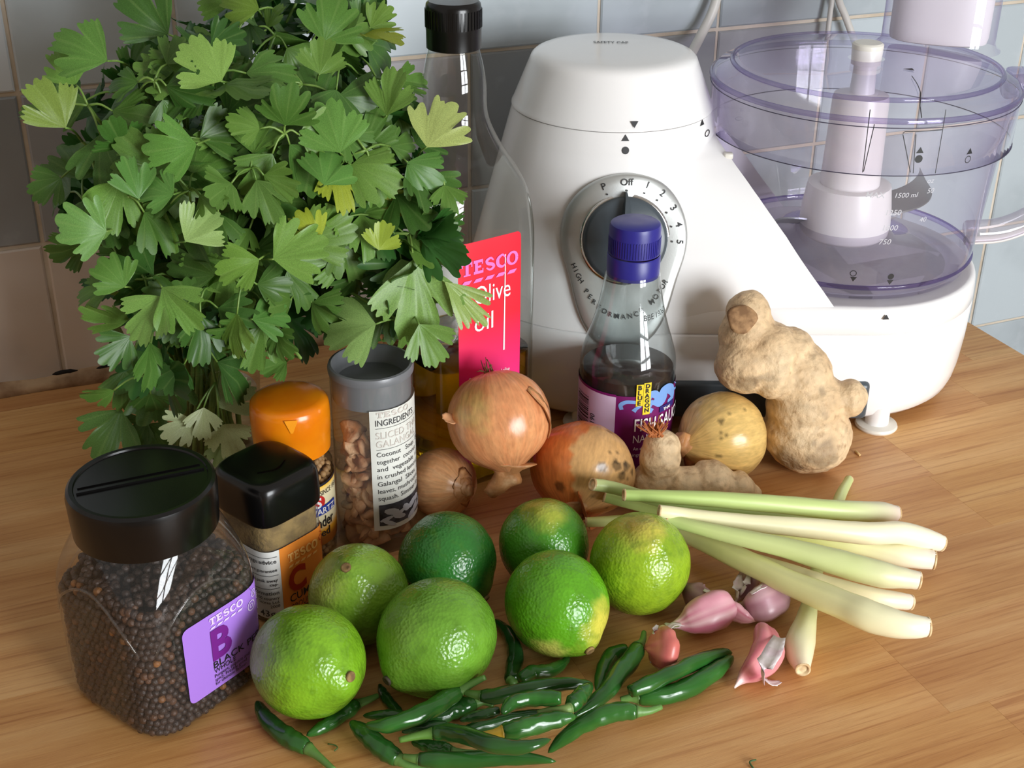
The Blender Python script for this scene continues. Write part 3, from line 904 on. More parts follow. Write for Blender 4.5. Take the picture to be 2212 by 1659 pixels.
part('date_print', [obd.pt(-.040 + x, .152 + y, .0003, .1) for x, y in V], F, INKG, OB, False)

# ---- fish sauce
fb = np.array([*at(1344, 999)[:2], 0.0]); frz = math.radians(-22.98)
FB = thing('sauce_bottle', 'small round glass bottle of fish sauce with purple label and blue cap', 'bottle', fb, frz)
FH = .0078
frows = smooth_rows([(0, .0268), (.0025, .0282), (.01, .0287)] + [(h + FH, r) for h, r in ((.055, .0288), (.063, .0288), (.070, .0280), (.078, .0258), (.088, .0226), (.100, .0195), (.112, .0173), (.120, .0160), (.1245, .0146))], 44)
fbd = Body(frows, 72)
part('bottle_glass', *fbd.shell(), clear('sauce_glass', (.86, .89, .89), (.42, .46, .46), .05, 1.5, diffuse=((.50, .55, .56), .025)), FB)
fin = Body([(h, r - .0016, 2) for h, r, n in frows], 72)
part('sauce', *fin.shell([.002, .004, .02, .04, .055, .0605 + FH, .0615 + FH], 0, True, True), M('dark_fish_sauce', (34, 14, 10), .12, spec=.5), FB, label='dark brown fish sauce')
BLUE = M('blue_plastic', (38, 36, 128), .38)
V, F = lathe([(r, z + FH) for r, z in ((.0141, .1335), (.0148, .1338), (.0148, .1490), (.0142, .1512), (.0127, .1522), (.004, .1524))], 60)
fc = sharp(part('bottle_cap', V, F, BLUE, FB), 40)
for k in range(60):
    a = 2 * math.pi * k / 60
    V, F = box_vf(-.0003, .0003, -.01512, -.0145, .1345 + FH, .1440 + FH)
    R_ = np.array([[math.cos(a), -math.sin(a), 0], [math.sin(a), math.cos(a), 0], [0, 0, 1]])
    part('knurl', [R_ @ v for v in V], F, BLUE, fc, False)
sharp(part('tamper_ring', *lathe([(r, z + FH) for r, z in ((.0146, .1200), (.0154, .1203), (.0154, .1322), (.0148, .1330))], 60, False, False), BLUE, FB), 40)
PURP = M('purple_label_paper', (112, 18, 92), .4)
xs_, _ = spot(fbd, fb, frz, (1330, 880), -.04, .03, .01, .06)
LT, LB = .0545 + FH, .004
fl_ = part('label', *fbd.patch(xs_, xs_ + .062, LB, LT, .0004, 40, 4), PURP, FB, label='deep purple label')
fp_ = part('pale_label_end', *fbd.patch(xs_ - .052, xs_, LB, LT, .0004, 30, 4), M('lilac_paper', (206, 184, 212), .5), FB)
part('label_border', *fbd.patch(xs_ - .052, xs_, LT - .0010, LT + .0006, .0005, 30, 1), PURP, fp_)
bars = []; y = .004; rb = random.Random(11)
while y < .056:
    w = rb.choice([.0004, .0004, .0007, .0010]); bars.append(rect(xs_ - .0315, y, xs_ - .0185, y + w)); y += w + rb.choice([.0005, .0005, .0009, .0012])
print_on(fbd, bars, INK, fp_, .0007, 'barcode')
print_on(fbd, [word('5 010338 015190', xs_ - .0132, .012, .0052, .005, width=.033, rot=0)] if False else [(lambda VF: (np.stack([xs_ - .0132 - VF[0][:, 1], .013 + VF[0][:, 0]], 1), VF[1]))(word('5 010338 015190', 0, 0, .0052, .005, width=.033))], INK, fp_, .0007)
YEL = M('yellow_print', (240, 208, 40), .5); LBL = M('sky_blue_print', (120, 160, 220), .5); WPR = bpy.data.materials['white_print']
def fs(px): return spot(fbd, fb, frz, px, -.04, .05, .0, .07)
cx, chh = fs((1385, 860))
# yellow upright plates with lettering
x1_, y1_ = fs((1382, 852)); x2_, y2_ = fs((1396, 862))
pl = print_on(fbd, [rect(x1_ - .0022, y1_ - .0075, x1_ + .0019, y1_ + .0068), rect(x1_ + .0021, y1_ - .0135, x1_ + .0066, y1_ + .0075)], YEL, fl_, .0009, 'name_plates')
tw_ = [word(c, x1_ - .0014, y1_ + .0035 - .0034 * k, .0040, .03) for k, c in enumerate('BLUE')] + [word(c, x1_ + .0030, y1_ + .0042 - .0032 * k, .0038, .03) for k, c in enumerate('DRAGON')]
print_on(fbd, tw_, INK, fl_, .0012)
# pale blue serpent emblem curling behind the plates
D = lambda *p: [fs(q) for q in p]
sp = [stroke(D((1343, 884), (1341, 874), (1352, 868), (1368, 868), (1378, 869)), [.0022, .0026, .0024, .0022, .0022], 20),
      stroke(D((1368, 888), (1374, 882), (1384, 876)), [.0030, .0022, .0016], 10),
      stroke(D((1398, 870), (1402, 855), (1412, 850), (1420, 858), (1412, 868), (1404, 866)), [.003, .0042, .0048, .0046, .0036, .002], 26),
      stroke(D((1410, 866), (1424, 868), (1432, 855), (1430, 845), (1440, 838), (1449, 842), (1450, 856), (1440, 866)), [.0036, .0060, .0066, .0058, .0062, .0066, .0052, .0020], 30),
      stroke(D((1404, 872), (1400, 882), (1408, 887)), [.0030, .0026, .0030], 10),
      stroke(D((1448, 840), (1453, 832), (1454, 824)), [.0016, .0010, .0004], 8)]
print_on(fbd, sp, LBL, fl_, .0007, 'emblem')
x3, y3 = fs((1437, 872)); print_on(fbd, [rect(x3 - .0058, y3 - .0036, x3 + .008, y3 + .0004)], M('navy_print', (44, 34, 110), .5), fl_, .0010, 'name_strip')
a1 = fs((1369, 930)); a2 = fs((1366, 955)); a3 = fs((1366, 971))
print_on(fbd, [word('FISH SAUCE', a1[0], a1[1], .0118, .01, width=.038), word('NAM PLA', a2[0], a2[1], .0075, .0, width=.022), word('An essential Thai seasoning', a3[0], a3[1], .0032, .0, width=.030),
               word('ingredient', a3[0], a3[1] - .0042, .0032, .0, width=.012), word('THAI', x3 - .0030, y3 - .0030, .0028, .03)], WPR, fl_, .0013)
x4, y4 = spot(fbd, fb, frz, (1392, 694), -.03, .03, .07, .13)
V, F = word('BBE 19062010', 0, 0, .0048, .0)
part('date_print', [fbd.pt(x4 + x * 1.0, y4 + y + x * .05, .0003, .098) for x, y in V], F, INK, FB, False)

# ---- dried galangal jar
gb = np.array([*at(817, 1150)[:2], 0.0]); grz = math.radians(-22.98)
GJ = thing('galangal_jar', 'clear cylinder jar of dried galangal slices with grey lid and white recipe label', 'jar', gb, grz)
GR = .0224
gbd = Body([(0, GR - .0015), (.0012, GR), (.104, GR), (.1055, GR - .0002)], 72)
PLAST = clear('clear_plastic', (.975, .975, .97), (.70, .71, .70), .05, 1.42, diffuse=((.6, .6, .6), .05))
part('jar_wall', *gbd.shell([0, .0012, .02, .05, .08, .104, .1055]), PLAST, GJ)
LIDG = M('grey_lid_plastic', (112, 114, 118), .34)
sharp(part('jar_lid', *lathe([(r * .97, z - .003) for r, z in ((.0205, .0925), (.0219, .0930), (.0219, .1075), (.0236, .1080), (.0238, .1105), (.0232, .1122), (.0218, .1125), (.0206, .1115), (.0200, .1040), (.0190, .1028), (.003, .1024))], 64), LIDG, GJ), 45)
xl, hl = spot(gbd, gb, grz, (797, 889), -.03, .02, .05, .1); _, hlb = spot(gbd, gb, grz, (809, 1146), -.03, .03, -.01, .05)
LW = .047
gl_ = part('label', *gbd.patch(xl, xl + LW, hlb, hl, .0004, 30, 3), M('off_white_label', (222, 222, 214), .5), GJ)
FAINT = M('faint_print', (205, 196, 188), .6)
GH = hl - hlb
print_on(gbd, wordmark(xl + .0035, hl - .055 * GH, .020, .0034)[:-5] + [word('SLICED THAI', xl + .003, hl - .225 * GH, .0058, .0, width=.030), word('GALANGAL', xl + .003, hl - .295 * GH, .0058, .0, width=.027)], FAINT, gl_, .0007)
ls = [word('INGREDIENTS', xl + .0030, hl - .120 * GH, .0052, .004, width=.0250)]
for d in (.142, .315): ls.append(rect(xl + .003, hl - d * GH, xl + LW - .002, hl - d * GH + .0002))
for k, t in enumerate(('Coconut   Soup:  Bring', 'together  coconut  milk', 'and  vegetable  stock', 'in crushed lemongrass', 'Galangal  Slices,  lime', 'leaves, mushrooms and', 'squash. Simmer for 20')):
    ls.append(word(t, xl + .003, hl - (.372 + .0615 * k) * GH, .0040, 0, width=.036))
print_on(gbd, ls, INKG, gl_, .0007)
ph_ = part('label_photo', *gbd.patch(xl + .003, xl + LW - .003, hlb + .003, hlb + .0165, .0006, 24, 2), M('photo_grey', (74, 74, 82), .5, var=((40, 40, 46), 180, .4, .6)), gl_, label='grey picture of sliced root')
rr = random.Random(5); sl = []
for k in range(16):
    x_, y_ = xl + .006 + .034 * rr.random() ** 1.3, hlb + .0045 + .009 * rr.random()
    q = disc(0, 0, 1, 9)[0] * np.array([.0028 + .002 * rr.random(), .0012 + .001 * rr.random()]); a = rr.uniform(-.9, .9)
    sl.append((np.stack([q[:, 0] * math.cos(a) - q[:, 1] * math.sin(a), q[:, 0] * math.sin(a) + q[:, 1] * math.cos(a)], 1) + np.array([x_, y_]), [tuple(range(9))]))
print_on(gbd, sl, M('photo_pale', (186, 186, 194), .5), gl_, .0008, 'pictured_slices')
# the dried slices, each its own thing
GALM = [M('dried_root_a', (238, 190, 146), .6, var=((196, 140, 98), 90, .4, .65), bump=(260, .9)), M('dried_root_b', (246, 212, 172), .6, var=((206, 154, 112), 90, .4, .65), bump=(260, .9)), M('dried_root_c', (214, 164, 122), .6, var=((160, 112, 84), 90, .4, .65), bump=(260, .9))]
rr = random.Random(8)
def slice_mesh(seed):
    r = random.Random(seed); n = 12; V, F = [], []
    out = [1 + .35 * noise.noise(Vector((math.cos(2 * math.pi * k / n) * 1.2 + seed * 3, math.sin(2 * math.pi * k / n) * 1.2, 0))) for k in range(n)]
    for z, s in ((-.0016, .85), (-.0004, 1.04), (.0010, 1.0), (.0017, .80), (.0008, .35)):
        for k in range(n):
            a = 2 * math.pi * k / n
            V.append((.0072 * s * out[k] * math.cos(a) * 1.15, .0062 * s * out[k] * math.sin(a), z + .0016 * math.sin(2 * a + seed)))
    for i in range(4):
        for k in range(n): F.append((i * n + k, i * n + (k + 1) % n, (i + 1) * n + (k + 1) % n, (i + 1) * n + k))
    F += [tuple(range(n - 1, -1, -1)), tuple(range(4 * n, 5 * n))]
    return mesh('galangal_slice', V, F, GALM[seed % 3])
GM = [slice_mesh(k) for k in range(6)]
k = 0
for lev in range(12):
    for q in range(7 if lev < 11 else 4):
        a = 2 * math.pi * (q + .5 * (lev % 2)) / 7 + rr.uniform(-.25, .25)
        ra = .0136 + rr.uniform(-.001, .0008) if q < 6 else .003
        z = .0075 + lev * .0058 + rr.uniform(-.001, .001)
        if ra * (math.sin(YAW) * math.cos(a) + math.cos(YAW) * math.sin(a)) > .007: continue      # far side, hidden by the nearer slices
        o = link(bpy.data.objects.new('galangal_slice', GM[k % 6])); k += 1
        o.location = (gb[0] + ra * math.cos(a), gb[1] + ra * math.sin(a), z)
        o.rotation_euler = (rr.uniform(.5, 1.4), rr.uniform(-.5, .5), a + math.pi / 2 + rr.uniform(-.4, .4))
        tag(o, 'brown dried galangal slice heaped inside the clear cylinder jar', 'galangal', 'galangal slices in the jar')

# ---- scatter of small round seeds joined into one mass
def ico(sub=1):
    bm = bmesh.new(); bmesh.ops.create_icosphere(bm, subdivisions=sub, radius=1.0)
    V = np.array([v.co[:] for v in bm.verts]); F = np.array([[v.index for v in f.verts] for f in bm.faces]); bm.free()
    return V, F
ICO = ico(2)
def seeds(name, P, R, cols, mat):
    V0, F0 = ICO; n = len(P); m = len(V0)
    V = (np.asarray(P)[:, None, :] + V0[None] * np.asarray(R)[:, None, None]).reshape(-1, 3)
    F = (F0[None] + (np.arange(n) * m)[:, None, None]).reshape(-1, 3)
    C = np.repeat(np.asarray(cols), m, axis=0)
    return part(name, V, F, mat, None, True, C)

# ---- coriander seed jar
cb = np.array([*at(649, 1177)[:2], 0.0]); crz = math.radians(-22.98 + 38)
CJ = thing('spice_jar', 'round glass jar of coriander seed with orange flip lid behind the cumin jar', 'jar', cb, crz)
cbd = Body(smooth_rows([(0, .0192), (.002, .0206), (.05, .0208), (.056, .0204), (.060, .0188), (.064, .0180), (.07, .0180)], 24), 64)
part('jar_glass', *cbd.shell(), GLASS, CJ)
ORNG = M('orange_translucent_plastic', (226, 120, 10), .22, sss=.0, var=((240, 150, 20), 30, .4, .7))
sharp(part('jar_lid', *lathe([(.0196, .0645), (.0204, .0650), (.0207, .0720), (.0208, .0725), (.0209, .0765), (.0211, .0770), (.0212, .0850), (.0211, .0890), (.0206, .0925), (.0192, .0942), (.0165, .0952), (.008, .0957), (.002, .0958)], 60), ORNG, CJ), 40)
V, F = stroke([(0, 0), (0, .0075)], [.0012, .0068], 6)
lidc = Body([(.07, .0210), (.09, .0214)], 60)
xx, hh2 = spot(lidc, cb, crz, (630, 925), -.05, .05, .06, .09)
part('lid_tab', [lidc.pt(xx + x, hh2 - .003 + y, .0005, .08) for x, y in V], [f[::-1] for f in F], M('bright_orange_tab', (246, 156, 34), .25), CJ)
CL0, CL1 = .010, .0475
lx0 = -.026
cl_ = part('label', *cbd.patch(lx0, .03, CL0, CL1, .0004, 36, 8), M('yellow_label', (246, 226, 150), .45, tint=True), CJ,
           cols=[lin((250, 196, 40)) if z > .043 else (lin((250, 238, 196)) if z > .020 else (lin((240, 170, 40)) if z > .016 else lin((150, 84, 24)))) for _, _, z in cbd.patch(lx0, .03, CL0, CL1, .0004, 36, 8)[0]])
part('label_edge', *cbd.patch(lx0, .03, CL1, CL1 + .0016, .0005, 36, 1), M('navy_edge', (24, 22, 40), .5), cl_)
c0 = .0005
print_on(cbd, [word('THE EXPERTS SINCE 1889', c0 - .0165, CL1 - .0055, .0042, .0, width=.034), word('Coriander', c0 - .0150, CL1 - .0255, .0094, .012, width=.0265), word('Seed', c0 - .0045, CL1 - .0315, .0070, .01, width=.0125)], INK, cl_, .0009)
dd_ = print_on(cbd, [disc(c0 + .0012, CL1 - .0095, .0044, 24)], M('red_print', (206, 40, 36), .5), cl_, .0008, 'emblem_disc')
bb_ = print_on(cbd, [rect(c0 - .020, CL1 - .0175, c0 + .014, CL1 - .0120)], M('royal_blue_print', (30, 60, 160), .5), cl_, .0010, 'name_band')
print_on(cbd, [word('S', c0 - .0010, CL1 - .0120, .0085, .03), word('SCHWARTZ', c0 - .0150, CL1 - .0166, .0052, .02, width=.0275)], WPR, cl_, .0013)
rr = random.Random(2); Pp, Rr, Cc = [], [], []
for lev in range(16):
    for q in range(28):
        a = 2 * math.pi * (q + .5 * (lev % 2) + rr.uniform(-.2, .2)) / 28; r_ = .0178 - (.003 if lev > 13 else 0) + rr.uniform(-.0006, .0003)
        Pp.append(cb + np.array([r_ * math.cos(a), r_ * math.sin(a), .003 + lev * .0037 + rr.uniform(-.0004, .0004)])); Rr.append(.0019)
        g = rr.uniform(.7, 1.1); Cc.append(np.array(lin((176, 134, 88))) * g)
tag(seeds('coriander_seeds', Pp, Rr, Cc, M('seed_skin', (176, 134, 88), .6, tint=True)), 'tan coriander seeds filling the orange-lidded jar', 'seeds', kind='stuff')

# ---- cumin jar
ub = np.array([*at(599, 1288)[:2], 0.0]); urz = math.radians(-22.98 + 50)
UJ = thing('spice_jar', 'square plastic jar of ground cumin with orange label and black lid', 'jar', ub, urz)
urows = smooth_rows([(0, .0180, 5), (.0018, .0196, 5), (.01, .0200, 5), (.052, .0200, 5), (.062, .0198, 5), (.065, .0190, 4.5)], 22)
ubd = Body(urows, 72)
part('jar_wall', *ubd.shell(), PLAST, UJ)
uin = Body([(h, r - .001, n) for h, r, n in urows], 72)
part('cumin_powder', *uin.shell([.001, .003, .02, .04, .060, .061], 0, True, True), M('ground_cumin', (150, 122, 66), .9, var=((112, 88, 44), 120, .4, .62), bump=(500, .8)), UJ, label='greenish brown ground cumin')
ulid = Body(smooth_rows([(.0600, .0210, 4.6), (.0612, .0214, 4.6), (.068, .0216, 4.6), (.0775, .0213, 4.4), (.0815, .0200, 4.0), (.0830, .0175, 3.6), (.0832, .0120, 3)], 20), 72)
ul = part('jar_lid', *ulid.shell(None, 0, True, True), BLACKP, UJ); sharp(ul, 50)
V, F = stroke([(-.009, -.0045), (0, -.0085), (.009, -.0045)], .0016, 16)
part('lid_thumb_ridge', *merge([(np.array([(x, y, z) for x, y in V]), [f if z > .0832 else f[::-1] for f in F]) for z in (.0831, .0840)]), BLACKP, ul)
UT, UB = .0455, .0045
ORP = M('orange_label_paper', (236, 140, 52), .42)
xo, _ = spot(ubd, ub, urz, (606, 1240), -.04, .02, .0, .06, href=.03)
lbo = part('label', *ubd.patch(xo, .021, UB, UT, .0005, 30, 4, href=.03), ORP, UJ, label='orange label')
lbw = part('white_label_panel', *ubd.patch(xo - .022, xo, UB, UT, .0004, 24, 4, href=.03), WHITEP, UJ)
cw = .0195 - xo - .004
print_on(ubd, wordmark(xo + .0045, UT - .0105, .020, .0052), M('gold_print', (250, 190, 110), .5), lbo, .0009, href=.03)
print_on(ubd, [word('C', xo + .0040, UT - .0290, .0195, .045, width=.0115)], M('brick_print', (176, 44, 20), .5), lbo, .0009, href=.03)
print_on(ubd, [word('CUMIN', xo + .0040, UT - .0350, .0068, .006, width=.0195), word('GROUND', xo + .0040, UT - .0402, .0052, .0, width=.0165)], INK, lbo, .0009, href=.03)
its = []
for k in range(3): its.append(stroke([(xo + .027 + .0022 * k, UT - .003 - .0045 * k), (xo + .030 + .002 * k, UT - .0055 - .004 * k), (xo + .0275 + .002 * k, UT - .0085 - .004 * k), (xo + .0262 + .002 * k, UT - .006 - .004 * k), (xo + .0285 + .002 * k, UT - .0048 - .004 * k)], .0004, 20))
print_on(ubd, its, bpy.data.materials['brick_print'], lbo, .0009, 'swirls', href=.03)
its = [rect(xo - .021, UT - d, xo - .0015, UT - d + .0003) for d in (.0035, .0145, .0225)]
for d, t, z_ in ((.0070, 'Storage advice', .0034), (.0120, 'best before guarantee', .0026), (.0180, 'to seal pack away', .0026), (.0205, 'cap.', .0026), (.0260, 'Nutrition information', .0032), (.0290, 'per 100 country', .0024), (.0315, 'Stores Ltd.', .0024), (.0340, '2008', .0024)):
    V, F = word(t, 0, 0, z_, .01); V = V + np.array([xo - .002 - V[:, 0].max(), UT - d]); its.append((V, F))
its.append(word('43g', xo - .0125, UT - .0395, .0056, .004))
print_on(ubd, its, INKG, lbw, .0008, href=.03)

# ---- black pepper jar
pb = np.array([*at(366, 1468)[:2], 0.0]); prz = math.radians(-22.98 + 53)
PJ = thing('pepper_jar', 'large clear plastic jar of black peppercorns with round black lid and purple label', 'jar', pb, prz)
prows = smooth_rows([(0, .0312, 4.5), (.0025, .0344, 4.8), (.010, .0358, 5), (.050, .0362, 5), (.064, .0362, 4.6), (.073, .0354, 3.8), (.082, .0338, 2.9), (.090, .0320, 2.2), (.094, .0306, 2)], 40)
pbd = Body(prows, 96)
PPL = clear('jar_plastic', (.96, .955, .95), (.66, .66, .66), .04, 1.45, diffuse=((.5, .48, .46), .03))
part('jar_wall', *pbd.shell(), PPL, PJ)
for q in range(4):                      # raised arched ribs moulded into each face
    R_ = np.array([[math.cos(q * math.pi / 2), -math.sin(q * math.pi / 2), 0], [math.sin(q * math.pi / 2), math.cos(q * math.pi / 2), 0], [0, 0, 1]])
    arch = [pbd.pt(x, h, .0002, .05) for x, h in ((-.029, .050), (-.021, .062), (-.010, .0705), (0, .0730), (.010, .0705), (.021, .062), (.029, .050))]
    part('moulded_arch', *tube_vf(np.array([R_ @ np.array(p) for p in catmull(arch, 30)]), .0007, 8)[:2], PPL, PJ)
LZ = .0112
V, F = lathe([(r * .98, z + LZ) for r, z in ((.0322, .0800), (.0330, .0803), (.0334, .0870), (.0338, .0990), (.0332, .1018), (.0318, .1030), (.0300, .1028), (.0296, .1020), (.003, .1020))], 72)
pl_ = sharp(part('jar_lid', V, F, BLACKP, PJ), 30)
for sx, wd in ((-1, .030), (1, .0295)):
    pass
R2 = math.radians(-53 + 24)
V, F = merge([box_vf(-.0280, .0280, -.0006, .0006, .1018 + LZ, .1030 + LZ), box_vf(-.0270, .0270, .0040, .0046, .1018 + LZ, .1027 + LZ)])
part('lid_hinge_ridge', [(x * math.cos(R2) - y * math.sin(R2), x * math.sin(R2) + y * math.cos(R2), z) for x, y, z in V], F, BLACKP, pl_, False)
pxa, pha = spot(pbd, pb, prz, (390, 1366), -.045, .01, .0, .07, href=.03); _, phb = spot(pbd, pb, prz, (402, 1530), -.045, .01, -.005, .05, href=.03)
PW = .058
VIO = M('violet_label_paper', (168, 122, 222), .42)
plb = part('label', *pbd.patch(pxa, pxa + PW, phb, pha, .0005, 40, 16, .0035, href=.03), VIO, PJ, label='violet label')
pd = lambda a, d: (pxa + a, pha - d)
PH_ = pha - phb
print_on(pbd, wordmark(pxa + .0150, pha - .135 * PH_, .0205, .092 * PH_), M('lilac_print', (226, 206, 244), .5), plb, .0009, href=.03)
VP = M('violet_print', (112, 24, 132), .5)
pf = lambda a, d: (pxa + a, pha - d * PH_)
print_on(pbd, [word('B', *pf(.0150, .600), .54 * PH_, .035, width=.0118)], VP, plb, .0009, href=.03)
its = [word('BLACK PEPPER', *pf(.0150, .715), .125 * PH_, .004, width=.040), word('WHOLE', *pf(.0150, .785), .088 * PH_, .0, width=.0130)]
for k_, t_, w_ in ((.842, 'Pungent, piquant and', .0215), (.895, 'spicy. Freshly grind', .0195), (.948, 'for ultimate flavour.', .0195)): its.append(word(t_, *pf(.0150, k_), .062 * PH_, .0, width=w_))
print_on(pbd, its, INK, plb, .0009, href=.03)
its = []
for (a, d, r_) in ((.0435, .0045, .0020), (.0410, .0100, .0028), (.0475, .0085, .0018), (.0490, .015, .0024), (.0460, .020, .0012)):
    its.append(disc(pxa + a, pha - d, r_, 18, r_ * .8)); its.append(disc(pxa + a, pha - d, r_ * .45, 12, r_ * .3))
print_on(pbd, its, bpy.data.materials['lilac_print'], plb, .0009, 'swirls', href=.03)
rr = random.Random(4); Pp, Rr, Cc = [], [], []
def corn(x, h, off):
    p = world_pt(pb, prz, pbd.pt(x, max(h, .004), -off, .03)); p[2] = h
    Pp.append(p); Rr.append(rr.uniform(.0017, .0022))
    g = rr.random(); c = np.array(lin((58, 42, 34))) if g < .80 else (np.array(lin((96, 64, 42))) if g < .975 else np.array(lin((150, 98, 48))))
    Cc.append(c * rr.uniform(.45, 1.0))
Lp = .262
for lay, off in ((0, .0029), (1, .0062)):
    h = .0032 + .0012 * lay; row = 0
    while h < .0755:
        x = -Lp / 2 + (row % 2) * .0019 + rr.uniform(0, .001)
        lim = .066 - .007 * noise.noise(Vector((row, 1.5, 0)))
        while x < Lp / 2:
            if h < .069 + .006 * noise.noise(Vector((x * 25, 3, 0))):
                corn(x + rr.uniform(-.0005, .0005), h + rr.uniform(-.0005, .0005), off + rr.uniform(-.0003, .0005) + (.002 if h > .064 else 0))
            x += .0039
        h += .0034; row += 1
for k in range(420):
    a = rr.uniform(0, 2 * math.pi); q = .033 * math.sqrt(rr.random())
    Pp.append(np.array([pb[0] + q * math.cos(a), pb[1] + q * math.sin(a), .067 + .004 * rr.random()])); Rr.append(.0019); Cc.append(np.array(lin((60, 44, 36))) * rr.uniform(.6, 1.2))
tag(seeds('peppercorns', Pp, Rr, Cc, M('peppercorn_skin', (58, 42, 34), .5, tint=True, bump=(900, .6))), 'dark whole peppercorns filling the large clear jar', 'peppercorns', kind='stuff')

# ---- tumbler for the coriander
tb = np.array([*at(450, 985)[:2], 0.0])
TG = thing('tumbler', 'clear glass tumbler of water holding the bunch of fresh coriander', 'glass', tb)
tbd = Body([(0, .0300), (.002, .0322), (.012, .0330), (.04, .0352), (.074, .0378), (.0762, .0374)], 64)
part('tumbler_glass', *tbd.shell([0, .002, .012, .03, .04, .06, .074, .0762]), GLASS, TG)
part('rim', *ring(.0376, .0009, .0762, 64, 8), GLASS, TG)
part('water', *tbd.shell([.006, .012, .03, .045, .0455], -.002, True, True), clear('water', (.93, .96, .94), (.7, .76, .72), .01, 1.33), TG)
# ------------------------------------------------------------------ fruit and vegetables
EX = np.array([math.cos(YAW), -math.sin(YAW), 0.0]); EY = np.array([math.sin(YAW), math.cos(YAW), 0.0]); EZ = np.array([0, 0, 1.0])
def at_w(u, v, w):
    """point of the upright plane a distance w behind the food processor's middle"""
    d = FW * FPX + RT * (u - IW / 2) - UP * (v - IH / 2)
    return CAM + d * (((fpB + EY * w - CAM) @ EY) / (d @ EY))
def frame(axis, hint=(0.3, 0.2, 1)):
    z = np.asarray(axis, float); z = z / np.linalg.norm(z)
    x = np.cross(np.asarray(hint, float), z); x /= np.linalg.norm(x)
    return np.stack([x, np.cross(z, x), z], 1)
def fbm(p, k=1.0, seed=0.0):
    return noise.fractal(Vector((p[0] * k + seed, p[1] * k, p[2] * k)), 0.8, 2.0, 4)

# ---- limes
LIME = None
def lime_material():
    m = M('lime_zest', (110, 160, 40), .25, spec=.5, tint=True, var=((70, 110, 20), 160, .5, .95))
    nt = m.node_tree; b = nt.nodes['Principled BSDF']; L = nt.links
    tc = nd(nt, 'ShaderNodeTexCoord')
    vo = nd(nt, 'ShaderNodeTexVoronoi'); vo.inputs['Scale'].default_value = 620
    n1 = nd(nt, 'ShaderNodeTexNoise'); n1.inputs['Scale'].default_value = 380
    L.new(tc.outputs['Object'], vo.inputs['Vector']); L.new(tc.outputs['Object'], n1.inputs['Vector'])
    ad = nd(nt, 'ShaderNodeMath', operation='ADD'); L.new(vo.outputs['Distance'], ad.inputs[0]); L.new(n1.outputs['Fac'], ad.inputs[1])
    bp = nd(nt, 'ShaderNodeBump'); bp.inputs['Strength'].default_value = .42; bp.inputs['Distance'].default_value = .0006
    L.new(ad.outputs[0], bp.inputs['Height']); L.new(bp.outputs[0], b.inputs['Normal'])
    return m
LIME = lime_material()
SCAR = M('lime_scar', (150, 122, 72), .8, var=((110, 84, 50), 300, .4, .6))
def dirv(r, u, t):
    """direction: r to the picture's right, u up, t towards the viewer (horizontal axes of the worktop)"""
    d = r * EX + u * EZ - t * EY
    return d / np.linalg.norm(d)
def lime(label, c, rx, ry, axis, col, patches, scar_dir=None, scar_col=None, elong=1.06):
    R = rx / ppm(at(c[0], c[1], .026)); P = at(c[0], c[1], R * .985)
    R = rx / ppm(P)
    P = at(c[0], c[1], R * .99)
    t = thing('lime', label, 'lime', P, 0, 'limes in front of the jars')
    Fm = frame(axis)
    V0, F0 = ico(5)
    V, C = [], []
    for v in V0:
        l = Fm.T @ v                                   # z along the fruit's axis
        k = 1 + .10 * max(0, l[2] - .86) / .14 * max(0, l[2] - .86) / .14 - .05 * max(0, (-l[2] - .90) / .10)
        k *= 1 + .012 * fbm(v, 1.6, R * 900)
        q = Fm @ (np.array([l[0], l[1], l[2] * elong]) * k)
        V.append(q * R)
        cc = np.array(lin(col)) * (1 + .22 * fbm(v, 1.3, c[0]))
        for d, cosw, soft, pc, amt in patches:
            x = (v @ d + .06 * fbm(v, 3, 3) - cosw) / soft
            x = min(1, max(0, x)) * amt; cc = cc * (1 - x) + np.array(lin(pc)) * x
        C.append(cc)
    V = np.array(V)
    low = V[:, 2].min()
    t.location.z = -low + .0002
    part('zest', V, F0, LIME, t, True, C)
    if scar_dir is not None:
        d = scar_dir; i = int(np.argmax(V @ d)); p = V[i]
        V2, F2 = lathe([(.0024, -.0006), (.0026, .0004), (.0022, .0011), (.0014, .0008), (.0004, .0006)], 14)
        G = frame(p / np.linalg.norm(p))
        m = SCAR if scar_col is None else M('dark_scar', scar_col, .7)
        part('stem_scar', [p * 1.0 + G @ np.array(v) for v in V2], F2, m, t)
    return t
YL, BR, DG = (206, 196, 80), (176, 150, 96), (52, 96, 30)
lime('bright lime touching the pepper jar label with stem button facing right', (666, 1430), 121, 121, dirv(.72, .05, .65), (118, 166, 34), [(dirv(-.9, .3, .3), .62, .35, (150, 160, 130), .5), (dirv(-.3, .8, .5), .90, .12, DG, .45)], dirv(.76, .46, .52))  # first patch paints a greyish reflected sheen on the left side
lime('lime with round brown stem scar on top beside the cumin jar', (775, 1290), 108, 112, dirv(-.1, .9, .42), (122, 162, 50), [(dirv(-.7, .55, .45), .72, .4, (190, 176, 90), .6)], dirv(-.12, .86, .48))
lime('largest green lime in the front middle above the chillies', (943, 1379), 126, 124, dirv(-.66, -.25, .7), (98, 146, 42), [(dirv(-.6, .6, .5), .8, .3, (128, 158, 60), .4)], dirv(-.70, -.10, .66), (60, 52, 36))
lime('darkest green lime in front of the galangal jar', (966, 1212), 106, 104, dirv(.72, -.45, .5), (44, 108, 40), [(dirv(.9, -.3, .2), .80, .2, (120, 140, 50), .6)], dirv(.74, -.40, .5), elong=1.0)
